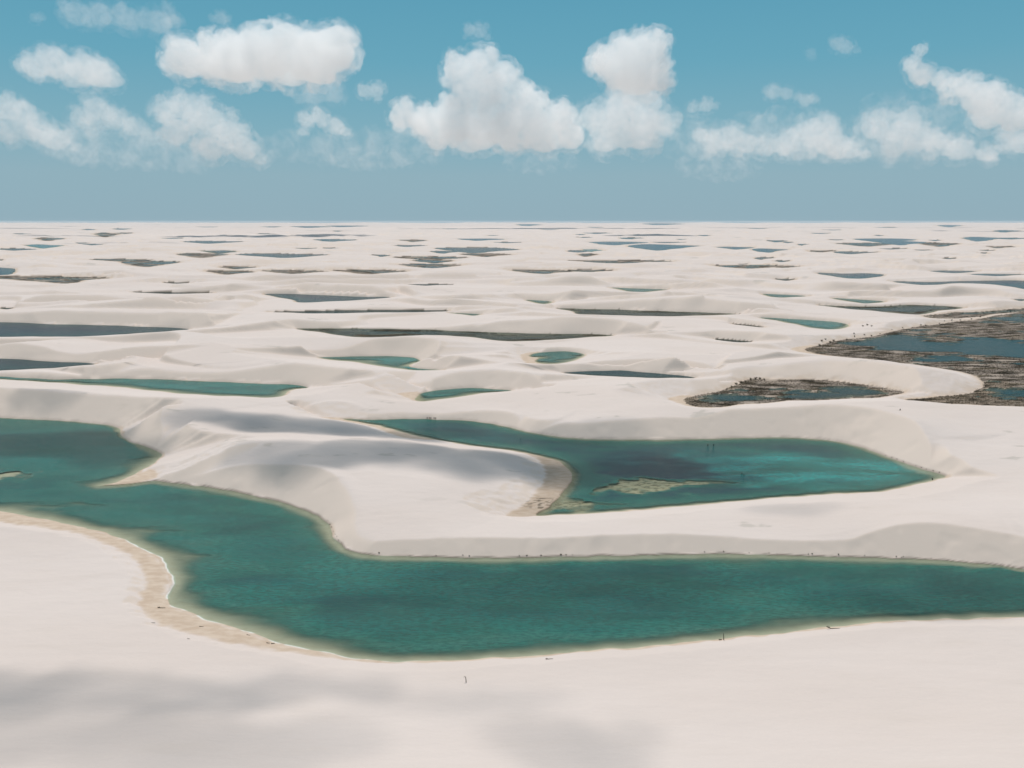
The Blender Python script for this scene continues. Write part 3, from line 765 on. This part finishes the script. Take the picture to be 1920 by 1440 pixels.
CLOUDS = [ # density per km, ragged, label, blobs (x, y, r in photo pixels)
 (9, .42, 'big bright cumulus cloud with a flat base and a knob at its right end', [(360,115,36),(400,98,40),(440,115,44),(470,92,32),(510,110,46),(545,88,38),(580,105,48),(620,92,42),(635,76,30),(600,135,28),(540,138,28),(460,138,26),(400,132,24),(337,118,20),(385,74,14),(648,112,18)]),
 (4, .5, 'long pale cloud tapering to a point, under the wispy high strip', [(40,122,15),(75,125,24),(110,120,30),(150,128,32),(190,142,27),(215,152,20),(105,105,14),(180,118,16),(130,146,20),(60,138,13)]),
 (2.2, .6, 'ragged thin strip of cloud highest in the sky', [(150,30,24),(190,28,24),(240,35,25),(290,38,26),(330,46,16),(130,22,12),(320,20,12),(175,45,14)]),
 (2, .6, 'tiny thin cloud puff beside the ragged high strip', [(62,32,11),(80,33,8)]),
 (2.6, .5, 'small soft round puff above the big bright cloud', [(410,33,14),(425,36,9),(396,33,8)]),
 (1.9, .6, 'sloping hazy cloud bank descending to the right, low in the sky', [(5,200,26),(40,225,28),(75,245,26),(110,263,24),(20,250,24),(140,278,10),(45,200,12)]),
 (1.9, .6, 'hazy cloud with a rounded head trailing a thin tail downward', [(150,220,23),(185,205,25),(220,225,23),(255,240,20),(285,255,15),(165,245,14)]),
 (1.9, .6, 'broad hazy cloud mass below the big bright cloud, with a long lower point', [(320,215,27),(350,203,27),(385,225,33),(420,250,31),(450,275,27),(480,300,13),(340,250,28),(400,280,25),(370,188,12)]),
 (3, .55, 'small bright arched cloud with a hollow underside', [(575,225,15),(600,219,16),(630,238,18),(650,249,11),(565,245,10)]),
 (1.3, .65, 'faint grey wisp hanging under the big bright cloud', [(590,180,22),(625,175,20),(560,185,12)]),
 (3.2, .5, 'small bright puff with a drooping corner right of the wisp', [(680,169,14),(705,169,16),(719,164,8),(706,183,8)]),
 (2.6, .55, 'small lone puff above the domed double cloud', [(880,55,13),(900,60,15),(914,68,8),(862,90,6)]),
 (4, .45, 'large domed double cloud with a broad grey lower bank', [(860,130,28),(900,127,32),(945,138,26),(880,165,32),(920,175,28),(975,172,24),(1010,190,22),(838,155,12),(760,220,25),(800,225,30),(850,240,36),(900,240,40),(950,240,38),(1000,232,38),(1045,228,32),(960,272,20),(1020,268,24),(1070,255,26),(820,258,24),(880,272,18),(747,235,12)]),
 (8, .42, 'tall bright cloud tower with a horn at its top', [(1112,125,18),(1140,112,30),(1170,98,32),(1210,97,37),(1230,78,24),(1235,120,22),(1200,138,42),(1160,140,32),(1230,158,24),(1235,57,8)]),
 (2.4, .5, 'wide grey cloud base directly under the bright tower', [(1110,222,30),(1150,230,37),(1200,225,40),(1240,230,28),(1140,262,30),(1200,262,30),(1252,240,18),(1170,195,32),(1215,195,27)]),
 (2.6, .5, 'small flat puff right of the bright tower', [(1300,202,12),(1325,199,14),(1340,200,7)]),
 (2, .6, 'thin stepped cloud floating above the low cloud row', [(1450,172,15),(1475,176,13),(1510,188,14),(1530,185,10),(1445,225,10)]),
 (1.8, .55, 'low rounded cloud at the left end of the low row', [(1310,255,17),(1340,265,25),(1370,255,24),(1400,270,21),(1330,288,14),(1380,288,14)]),
 (1.9, .55, 'low wide cloud with a pointed right end in the low row', [(1440,275,21),(1480,270,27),(1520,250,32),(1560,265,30),(1600,280,20),(1500,292,14),(1560,290,18),(1535,224,12),(1615,292,10)]),
 (2, .5, 'low long cloud bank under the stepped heap cloud', [(1650,235,28),(1690,235,30),(1720,260,27),(1670,275,25),(1760,265,23),(1800,280,24),(1840,290,20),(1740,293,13),(1868,298,10)]),
 (4.5, .45, 'heaped cloud stepping down to the right with a small round head', [(1710,122,16),(1720,97,12),(1725,140,21),(1755,152,17),(1790,162,19),(1820,158,23),(1850,180,28),(1890,195,30),(1920,205,26),(1820,190,27),(1860,215,28),(1900,228,25),(1830,150,12),(1770,188,12)]),
 (2, .55, 'small hazy cloud tucked below the heaped cloud', [(1890,262,22),(1920,270,25),(1870,255,12)]),
 (2.8, .55, 'small lone puff high right of the tower', [(1570,82,14),(1590,86,15),(1604,97,7)]),
 (1.5, .6, 'faint tiny wisp beside the lone high puff', [(1516,100,10),(1522,108,7)]),
 (1.2, .6, 'faint flat streak of cloud under the low row', [(1290,310,16),(1320,314,18),(1350,318,18),(1380,318,17),(1410,316,14)]),
 (1.2, .6, 'faint flat streak of cloud under the domed double cloud', [(960,303,13),(985,305,15),(1010,307,16),(1040,305,15),(1070,303,12)]),
 (1.2, .6, 'faint flat streak of cloud under the arched cloud', [(640,297,16),(670,298,18),(700,298,18),(730,296,17),(760,298,14)]),
 (1.2, .6, 'faint flat streak of cloud under the hazy sloping bank', [(150,294,14),(180,296,16),(210,297,16),(240,298,14)]),
 (1.2, .6, 'faint broad veil of cloud behind the hazy cloud with a tail', [(90,262,26),(130,268,30),(180,272,30),(230,275,30),(280,285,28),(330,290,26),(380,300,20)]),
 (1.2, .6, 'faint broad veil of cloud between the arched cloud and the domed cloud', [(500,280,18),(545,276,24),(600,280,26),(650,278,26),(700,272,28),(750,268,30),(800,280,24)]),
 (1.2, .6, 'faint broad veil of cloud behind the low row', [(1270,262,26),(1320,255,30),(1400,255,32),(1460,245,34),(1530,262,34),(1600,262,32),(1660,275,30),(1720,285,24)]),
 (1.2, .6, 'faint veil of cloud joining the heaped cloud and the low bank', [(1640,205,22),(1690,200,26),(1740,215,28),(1790,228,28),(1840,245,28),(1890,255,26)]),
]
EL0 = math.atan(305.5 / F)
def cloud_ray(px, py):
    u = (px - 960.0) / F; v_ = (py - 720.0) / F
    return np.array([u, math.cos(TH) - v_ * math.sin(TH), -math.sin(TH) - v_ * math.cos(TH)])
for ci, (dens, ragged, label, blobs) in enumerate(CLOUDS):
    rr_ = random.Random(100 + ci)
    ybase = max(b[1] + b[2] * .75 for b in blobs)
    Dc = 900.0 / max(0.055, (414.5 - ybase) / F)
    k = Dc / F
    sph = []
    thick = max(b[2] for b in blobs) * k
    links_ = []
    for i_, b1 in enumerate(blobs):
        for b2 in blobs[i_ + 1:]:
            g_ = math.hypot(b1[0] - b2[0], b1[1] - b2[1])
            if .8 * (b1[2] + b2[2]) < g_ < 1.5 * (b1[2] + b2[2]) + 14:
                links_.append(((b1[0] + b2[0]) / 2, (b1[1] + b2[1]) / 2, .72 * min(b1[2], b2[2])))
    for (bx, by, br) in blobs + links_:
        br *= 1.12
        r0 = br * k
        p = cloud_ray(bx, by) * Dc + np.array([0, 0, CAM_H])
        dy = rr_.uniform(-.8, .8) * thick
        sph.append((p[0], p[1] + dy, p[2], r0, r0 * 1.25, r0 * .95))
        for j in range(5):                     # smaller heads on its upper side
            an = rr_.uniform(0, 2 * math.pi); el = rr_.uniform(-.25, 1.2); q = r0 * rr_.uniform(.75, .95); rs = r0 * rr_.uniform(.22, .45)
            sph.append((p[0] + q * math.cos(an) * math.cos(el), p[1] + dy + q * math.sin(an) * math.cos(el), p[2] + q * math.sin(el) * .95, rs, rs, rs))
    zb = CAM_H + cloud_ray(960, ybase)[2] * Dc
    grow = lambda f, g: [(x, y, z, a * (f if i % 6 == 0 else g), b * (f if i % 6 == 0 else g), c * (f if i % 6 == 0 else g)) for i, (x, y, z, a, b, c) in enumerate(sph)]
    o = make_cloud(grow(1.30, 1.5), max(1.8 * k, thick / 30), dens / 1000.0 * .5, ragged * .8, 500 + 10 * ci, veil=True)
    if dens > 1.2:
        q = make_cloud(grow(.90 if dens > 3.5 else .8, 1.0), max(1.5 * k, thick / 34), dens / 1000.0 * .9, ragged * 1.0, 505 + 10 * ci, name="cloud_core", flat=zb + .22 * thick)
        q.parent = o
    o['label'] = label; o['category'] = 'cloud'; o['group'] = 'fair weather clouds above the dunes'

# ------------------------------------------------------------------ driftwood, shrubs, reeds and people
def simple_mat(name, c1, c2, scale, rough=.9):
    m = NT(name); tc = m.n('ShaderNodeTexCoord').outputs['Object']
    b_ = m.n('ShaderNodeBsdfPrincipled'); b_.inputs['Roughness'].default_value = rough; b_.inputs['Specular IOR Level'].default_value = .15
    m.l(m.mix(m.rng(m.noise(tc, scale, 4), .35, .65), c1, c2), b_.inputs['Base Color']); m.l(b_.outputs[0], m.out.inputs[0])
    return m.m
M_WOOD = simple_mat('weathered_wood', (.07, .055, .04), (.16, .13, .10), 6)
M_LEAF = simple_mat('scrub_leaves', (.05, .045, .022), (.14, .11, .065), 3)
M_STEM = simple_mat('scrub_stems', (.06, .045, .03), (.12, .09, .06), 5)
M_REED = simple_mat('marsh_reeds', (.025, .021, .013), (.075, .06, .036), .06)

def tube(bm, pts, rad, seg=7):
    rings = []
    for i, p in enumerate(pts):
        p = Vector(p); t = (Vector(pts[min(i + 1, len(pts) - 1)]) - Vector(pts[max(i - 1, 0)])).normalized()
        u_ = t.orthogonal().normalized(); w_ = t.cross(u_)
        rings.append([bm.verts.new(p + (u_ * math.cos(2 * math.pi * k / seg) + w_ * math.sin(2 * math.pi * k / seg)) * rad[i]) for k in range(seg)])
    for a, b in zip(rings, rings[1:]):
        for k in range(seg):
            bm.faces.new((a[k], a[(k + 1) % seg], b[(k + 1) % seg], b[k]))
    bm.faces.new(rings[0][::-1]); bm.faces.new(rings[-1])

def mesh_obj(name, bm, mat, parent=None):
    m_ = bpy.data.meshes.new(name); bm.normal_update(); bm.to_mesh(m_); bm.free(); m_.materials.append(mat)
    for p in m_.polygons: p.use_smooth = True
    o = link(bpy.data.objects.new(name, m_)); o.parent = parent
    return o

def root(name, px_, py_, label, cat, group=None, rz=0.0, water=False):
    g_ = pix(px_, py_, 0.0)
    if not water:                              # the first sand the line of sight meets
        ray = np.array([g_[0], g_[1], -CAM_H]); hit = g_
        for f_ in np.linspace(.90, 1.01, 420):
            if CAM_H - CAM_H * f_ <= height_at(g_[0] * f_, g_[1] * f_):
                hit = g_ * f_; break
        g_ = hit
    o = link(bpy.data.objects.new(name, None)); o.empty_display_size = .3
    o.location = (g_[0], g_[1], 0.0 if water else height_at(*g_)); o.rotation_euler = (0, 0, rz)
    o['label'] = label; o['category'] = cat
    if group: o['group'] = group
    return o

def log_thing(px_, py_, length, rad, lift, label, rz=0.0, branch=True, seed=0):
    r_ = random.Random(seed)
    o = root('driftwood', px_, py_, label, 'driftwood', 'driftwood on the near shore', rz)
    bm = bmesh.new(); n_ = 9; pts = []
    for i in range(n_):
        t = i / (n_ - 1) - .5
        pts.append((t * length, .12 * length * (t * t) * r_.choice((-1, 1)) + r_.uniform(-.02, .02) * length, rad * .5 + lift * max(0, -t - .15) * 2 + r_.uniform(-.1, .1) * rad))
    tube(bm, pts, [rad * (1 - .55 * i / (n_ - 1)) for i in range(n_)])
    mesh_obj('trunk', bm, M_WOOD, o)
    if branch:
        bm = bmesh.new(); p = Vector(pts[2])
        tube(bm, [p, p + Vector((-.05, .06, .10)) * length, p + Vector((-.13, .08, .17)) * length], [rad * .5, rad * .35, rad * .12], 6)
        mesh_obj('branch', bm, M_WOOD, o)
    return o

def stake(px_, py_, h, rad, label, lean, hook):
    o = root('wooden_stake', px_, py_, label, 'stake')
    bm = bmesh.new()
    pts = [(0, 0, -.3), (lean * .2, 0, h * .3), (lean * .55, .02, h * .65), (lean, 0, h)]
    tube(bm, pts, [rad, rad * .95, rad * .85, rad * .6]); mesh_obj('post', bm, M_WOOD, o)
    if hook:
        bm = bmesh.new(); tube(bm, [(lean, 0, h * .96), (lean - .22, 0, h * 1.02), (lean - .42, 0, h * .93)], [rad * .8, rad * .7, rad * .3]); mesh_obj('bent_tip', bm, M_WOOD, o)
    return o

stake(1357, 1200, 1.75, .10, 'upright grey wooden stake at the water edge beside a dark lump', -.12, False)
stake(874, 1279, 1.25, .09, 'short stake with a bent tip standing alone in the dry sand', -.1, True)
log_thing(1562, 1179, 3.4, .13, .9, 'long driftwood log with one raised forked end by the lagoon', .05, True, 1)
log_thing(1030, 1236, 1.7, .10, .2, 'slim driftwood stick lying just above the curved beach', .1, True, 2)
log_thing(1351, 1200, .75, .15, .1, 'dark stump of wood lying at the foot of the upright stake', .2, False, 3)
log_thing(303, 1140, 2.0, .11, .3, 'arched driftwood branch on the wet tan beach', .0, True, 4)
log_thing(286, 1168, 1.4, .08, .1, 'thin stick at the dry edge of the wet beach', .1, False, 5)
log_thing(378, 1175, 1.1, .08, .1, 'small twig in the middle of the wet beach', -.1, False, 6)
log_thing(354, 1198, .6, .07, .1, 'tiny dark chip of wood on the white sand below the beach', 0, False, 7)
log_thing(466, 1191, 1.0, .07, .1, 'thin twig touching the foam line of the beach', -.3, False, 8)
log_thing(503, 1206, .8, .11, .15, 'left one of two dark wood lumps side by side on the beach', 0, False, 9)
log_thing(512, 1207, .8, .12, .15, 'right one of two dark wood lumps side by side on the beach', .4, False, 10)

# shrubs: one pattern with foliage and stems, then copies
def shrub_meshes(seed, h):
    r_ = random.Random(seed); bs_ = bmesh.new(); bf = bmesh.new()
    for k in range(7):
        a = r_.uniform(0, 6.28); rr_ = r_.uniform(.2, .9) * h * .7; zt = h * r_.uniform(.5, 1)
        tube(bs_, [(0, 0, -.15), (rr_ * .4 * math.cos(a), rr_ * .4 * math.sin(a), zt * .5), (rr_ * math.cos(a), rr_ * math.sin(a), zt)], [.05 * h, .035 * h, .012 * h], 5)
        for j in range(34):
            t = r_.uniform(.35, 1.05)
            p = Vector((rr_ * t * math.cos(a), rr_ * t * math.sin(a), zt * t)) + Vector((r_.gauss(0, .16), r_.gauss(0, .16), r_.gauss(0, .12))) * h
            d1 = Vector((r_.uniform(-1, 1), r_.uniform(-1, 1), r_.uniform(-.4, .8))).normalized() * h * .09; d2 = d1.orthogonal().normalized() * h * .045
            vs = [bf.verts.new(p - d1), bf.verts.new(p + d2), bf.verts.new(p + d1), bf.verts.new(p - d2)]; bf.faces.new(vs)
    out = []
    for nm, b_, m in (('foliage', bf, M_LEAF), ('stems', bs_, M_STEM)):
        me_ = bpy.data.meshes.new(nm); b_.to_mesh(me_); b_.free(); me_.materials.append(m); out.append((nm, me_))
    return out
SH = [shrub_meshes(k, 1.0) for k in range(4)]
def shrub(px_, py_, size, label, group, seed):
    r_ = random.Random(seed)
    o = root('shrub', px_, py_, label, 'shrub', group, r_.uniform(0, 6.28))
    o.scale = (size * r_.uniform(.9, 1.4), size * r_.uniform(.9, 1.3), size)
    for nm, me_ in SH[seed % 4]:
        c = link(bpy.data.objects.new(nm, me_)); c.parent = o
for i, (a, b, sz) in enumerate([(1372,726,1.6),(1381,721,2.0),(1390,718,2.4),(1398,716,2.0),(1407,713,2.6),(1416,711,2.4),(1425,711,2.2),(1433,712,1.6),(1362,731,1.4),(1350,736,1.2)]):
    shrub(a, b, sz * .65, 'dark shrub in the row on the bank corner of the small marsh', 'shrubs on the corner of the small marsh', i)
r_ = random.Random(5)
for i in range(24):
    t = i / 23; xs_ = 1535 + 390 * t + r_.uniform(-6, 6)
    yy = np.interp(xs_, [1535,1580,1630,1680,1730,1780,1850,1920], [647,635,629,618,609,602,593,582]) + r_.uniform(-2, 3)
    shrub(xs_, yy, r_.uniform(.8, 1.8), 'scrubby shrub on the far bank of the wide marsh', 'shrubs along the far bank of the wide marsh', 20 + i)
for i, (a, b, sz) in enumerate([(1618,612,2.4),(1626,610,2.8),(1634,612,2.2),(1541,640,2.6),(1548,637,2.2),(1601,626,2.2)]):
    shrub(a, b, sz * .6, 'shrub on the sand mound behind the wide marsh', 'shrubs on mounds behind the wide marsh', 70 + i)
for i in range(24):
    xs_ = r_.choice((700, 850, 1020, 1160, 1360, 1450, 1560, 1700)) + r_.gauss(0, 38)
    yy = np.interp(xs_, [640,690,760,900,1000,1200,1360,1500,1650,1760,1850], [1020,1039,1042,1045,1044,1040,1037,1041,1045,1049,1057]) + r_.uniform(-3.0, -.8)
    shrub(xs_, yy, r_.uniform(.18, .40), 'small dry tuft along the foot of the slip face by the near lagoon', 'tufts at the foot of the near slip face', 100 + i)
for i in range(10):
    xs_ = 1660 + 100 * i / 9 + r_.uniform(-2, 2)
    yy = np.interp(xs_, [1660,1690,1730,1760], [855,865,879,887]) + r_.uniform(-2.2, -.6)
    shrub(xs_, yy, r_.uniform(.22, .42), 'small dry tuft along the pointed end of the bright lagoon', 'tufts by the pointed end of the bright lagoon', 150 + i)
for i in range(7):
    xs_ = 612 + 20 * i / 6; yy = 978 + 36 * i / 6 + r_.uniform(-2, 2)
    shrub(xs_ + 3, yy, r_.uniform(.2, .4), 'small dry tuft on the rounded dune nose by the near lagoon', 'tufts on the rounded dune nose', 170 + i)

# reeds of the marshes: far too many to count
mk = np.where((marsh > .55) & (lk == 'm') & (GY < 1000) & (Z > -.02))
pick = rng.choice(len(mk[0]), size=min(22000, len(mk[0])), replace=False) if len(mk[0]) else []
rv, rf = [], []
for q in pick:
    r0, c0 = mk[0][q], mk[1][q]
    x = GX[r0, c0] + rng.uniform(-1, 1); y = GY[r0, c0] + rng.uniform(-1, 1); z = Z[r0, c0] - .05
    hh_ = rng.uniform(.25, .75)
    for k in range(4):
        a = rng.uniform(0, 6.28); l_ = rng.uniform(.1, .5); wv_ = .09
        ox, oy = x + rng.normal(0, .35), y + rng.normal(0, .35)
        n0 = len(rv)
        rv += [(ox - wv_ * math.sin(a), oy + wv_ * math.cos(a), z), (ox + wv_ * math.sin(a), oy - wv_ * math.cos(a), z), (ox + l_ * math.cos(a), oy + l_ * math.sin(a), z + hh_)]
        rf.append((n0, n0 + 1, n0 + 2))
rm = bpy.data.meshes.new("marsh_reeds"); rm.from_pydata(rv, [], rf); rm.materials.append(M_REED)
reeds = link(bpy.data.objects.new("marsh_reeds", rm)); reeds['kind'] = 'stuff'; reeds['label'] = 'dark brown reeds and sedge covering the marsh flats'

# people: one continuous skinned body for each pose
def person_mesh(joints, edges, name):
    me_ = bpy.data.meshes.new("tmp"); me_.from_pydata([j[0] for j in joints], edges, [])
    o = link(bpy.data.objects.new("tmp", me_))
    o.modifiers.new("s", 'SKIN'); sub = o.modifiers.new("d", 'SUBSURF'); sub.levels = 1
    for i, sv in enumerate(me_.skin_vertices[0].data):
        sv.radius = joints[i][1]; sv.use_root = (i == 0)
    dg = bpy.context.evaluated_depsgraph_get(); dg.update()
    out = bpy.data.meshes.new_from_object(o.evaluated_get(dg)); out.name = name
    bpy.data.objects.remove(o); bpy.data.meshes.remove(me_)
    for p in out.polygons: p.use_smooth = True
    return out
STAND = [((0,0,.95),(.15,.11)),((0,0,1.2),(.14,.10)),((0,0,1.4),(.17,.10)),((0,0,1.5),(.06,.06)),((0,.01,1.62),(.085,.10)),((0,.01,1.73),(.06,.07)),
 ((-.2,0,1.42),(.055,.055)),((-.27,.02,1.15),(.045,.045)),((-.25,.1,.9),(.035,.035)),((.2,0,1.42),(.055,.055)),((.28,.02,1.15),(.045,.045)),((.26,.1,.9),(.035,.035)),
 ((-.1,0,.85),(.09,.09)),((-.12,.02,.48),(.06,.06)),((-.13,0,.08),(.045,.045)),((-.13,.14,.03),(.04,.03)),((.1,0,.85),(.09,.09)),((.13,.05,.48),(.06,.06)),((.14,0,.08),(.045,.045)),((.15,.14,.03),(.04,.03))]
EDG = [(0,1),(1,2),(2,3),(3,4),(4,5),(2,6),(6,7),(7,8),(2,9),(9,10),(10,11),(0,12),(12,13),(13,14),(14,15),(0,16),(16,17),(17,18),(18,19)]
SIT = [((0,0,.14),(.16,.13)),((0,-.06,.38),(.14,.11)),((0,-.06,.58),(.17,.11)),((0,-.03,.68),(.06,.06)),((0,.0,.80),(.085,.10)),((0,.0,.91),(.06,.07)),
 ((-.2,-.04,.58),(.055,.055)),((-.25,.12,.40),(.045,.045)),((-.1,.3,.42),(.035,.035)),((.2,-.04,.58),(.055,.055)),((.25,.12,.40),(.045,.045)),((.1,.3,.42),(.035,.035)),
 ((-.11,.1,.15),(.09,.09)),((-.13,.38,.42),(.06,.06)),((-.13,.48,.08),(.045,.045)),((-.13,.62,.04),(.04,.03)),((.11,.1,.15),(.09,.09)),((.13,.38,.42),(.06,.06)),((.13,.48,.08),(.045,.045)),((.13,.62,.04),(.04,.03))]
def person_mat(skin, cloth, lo, hi, hair_z):
    m = NT('person_colours'); sp = m.n('ShaderNodeSeparateXYZ'); m.l(m.n('ShaderNodeTexCoord').outputs['Object'], sp.inputs[0]); z = sp.outputs[2]
    c = m.mix(m.math('MULTIPLY', m.math('GREATER_THAN', z, lo), m.math('LESS_THAN', z, hi)), skin, cloth)
    c = m.mix(m.math('GREATER_THAN', z, hair_z), c, (.02, .015, .012))
    b_ = m.n('ShaderNodeBsdfPrincipled'); b_.inputs['Roughness'].default_value = .7; m.l(c, b_.inputs['Base Color']); m.l(b_.outputs[0], m.out.inputs[0])
    return m.m
ME_ST = person_mesh(STAND, EDG, 'body'); ME_SI = person_mesh(SIT, EDG, 'body')
def person(px_, py_, label, cloth, lo, hi, rz, sit=False, sink=0.0, water=False, group=None, skin=(.16, .09, .06)):
    me_ = (ME_SI if sit else ME_ST).copy(); me_.materials.clear(); me_.materials.append(person_mat(skin, cloth, lo, hi, .84 if sit else 1.66))
    o = root('person', px_, py_, label, 'person', group, rz, water)
    o.location.z -= sink
    c = link(bpy.data.objects.new('body', me_)); c.parent = o
    return o
person(1327, 836, 'person in dark swimwear wading waist deep near the far shore, next to another wader', (.02, .02, .03), .75, 1.02, 3.0, sink=.75, water=True)
person(1338, 836, 'person in a dark shirt wading waist deep near the far shore, next to another wader', (.03, .035, .05), .75, 1.44, 3.4, sink=.75, water=True)
for a, b, t in ((1391, 888, 'upper'), (1395, 891, 'lower')):
    person(a, b, 'swimmer with only head and shoulders above the turquoise water, %s of the pair' % t, (.02, .02, .03), .75, 1.02, 2.8, sink=1.22, water=True)
person(976, 823, 'lone swimmer with head and shoulders above the water by the tan bar', (.02, .02, .03), .75, 1.02, 2.8, sink=1.25, water=True)
for i, (a, b, c_) in enumerate([(801, 788, (.03, .03, .04)), (805, 788, (.2, .05, .04)), (808, 788, (.05, .08, .12)), (814, 788, (.02, .02, .02)), (817, 788, (.10, .09, .07))]):
    person(a, b, 'person in a %s standing with a group on the far bank' % ('charcoal shirt', 'red shirt', 'blue shirt', 'black shirt', 'brown shirt')[i], c_, .75, 1.44, 2.6 + .3 * i, group='bathers on the far bank')
person(1748, 900, 'person in black crouching on the sand at the pointed tip of the lagoon', (.012, .012, .014), .0, .7, 2.9, sit=True, skin=(.06, .035, .025))
person(1687, 780, 'person in dark clothes sitting alone high on the bare white dune', (.015, .015, .02), .0, .7, 2.2, sit=True, skin=(.06, .035, .025))

# clouds drifting overhead, whose shadows lie on the sand and water
OVER = [ # ground pixel of the shadow centre, half length x, half length y, thickness (m), density per km, label
 (170, 1290, 52, 5, 20, 24, 'long thin cloud drifting overhead, above the near sand flat'),
 (150, 1385, 52, 13, 24, 11, 'flat ragged cloud overhead beside the long thin one'),
 (1070, 1405, 16, 11, 20, 12, 'small round cloud overhead above the near sand'),
 (860, 1300, 20, 3.5, 14, 13, 'small sliver of cloud overhead above the near sand'),
 (600, 804, 66, 18, 32, 36, 'dense long cloud overhead above the dune hollow'),
 (770, 874, 66, 20, 34, 30, 'wedge shaped cloud overhead above the central dune'),
 (100, 822, 48, 24, 30, 30, 'broad cloud overhead above the left lagoon'),
 (1180, 862, 60, 18, 30, 20, 'broad thin cloud overhead above the bright lagoon'),
 (1080, 806, 30, 9, 20, 17, 'small thin cloud overhead above the far bank'),
 (1060, 1075, 56, 9, 20, 18, 'long cloud overhead above the near lagoon'),
 (1820, 1095, 40, 9, 20, 24, 'long cloud overhead above the near lagoon bend'),
 (100, 757, 20, 12, 20, 17, 'small cloud overhead above the dune slip face'),
 (1490, 955, 16, 5, 14, 14, 'tiny thin cloud overhead above the sand spit'),
]
for oi, (px_, py_, hx, hy, hz, dens, label) in enumerate(OVER):
    rr_ = random.Random(900 + oi)
    g_ = pix(px_, py_, 4.0); alt = 620.0 + 25 * (oi % 5)
    c_ = np.array([g_[0], g_[1], 4.0]) + np.array(sun_dir) * (alt / sun_dir.z)
    sph = []
    nb = 7
    for j in range(nb):
        tq = (j + .5) / nb * 2 - 1
        e_ = math.sqrt(max(.12, 1 - tq * tq))
        sph.append((c_[0] + tq * hx, c_[1] + rr_.uniform(-.45, .45) * hy + tq * rr_.uniform(-.1, .1) * hy, c_[2] + rr_.uniform(-.3, .3) * hz, hx * .34, hy * e_ * rr_.uniform(.7, 1.1) + 2, hz * e_ * .8 + 2))
    o = make_cloud(sph, max(1.6, hy * .2), dens / 1000.0 * .8, .35, 1500 + 10 * oi, veil='plain')
    o['label'] = label; o['category'] = 'cloud'; o['group'] = 'fair weather clouds above the dunes'

# ------------------------------------------------------------------ moist air over the dune field
_b = bmesh.new(); bmesh.ops.create_cube(_b, size=1.0)
hm = bpy.data.meshes.new("haze"); _b.to_mesh(hm); _b.free()
haze = link(bpy.data.objects.new("haze", hm)); haze.scale = (96000, 52000, 115); haze.location = (0, 20000, 47)
HZ = NT('moist_air'); pv = HZ.n('ShaderNodeVolumePrincipled')
pv.inputs['Color'].default_value = (.90, .95, 1.0, 1); pv.inputs['Density'].default_value = 1.3e-5
HZ.l(pv.outputs[0], HZ.out.inputs['Volume']); hm.materials.append(HZ.m)
haze['kind'] = 'stuff'; haze['label'] = 'pale moist air softening the far dunes'
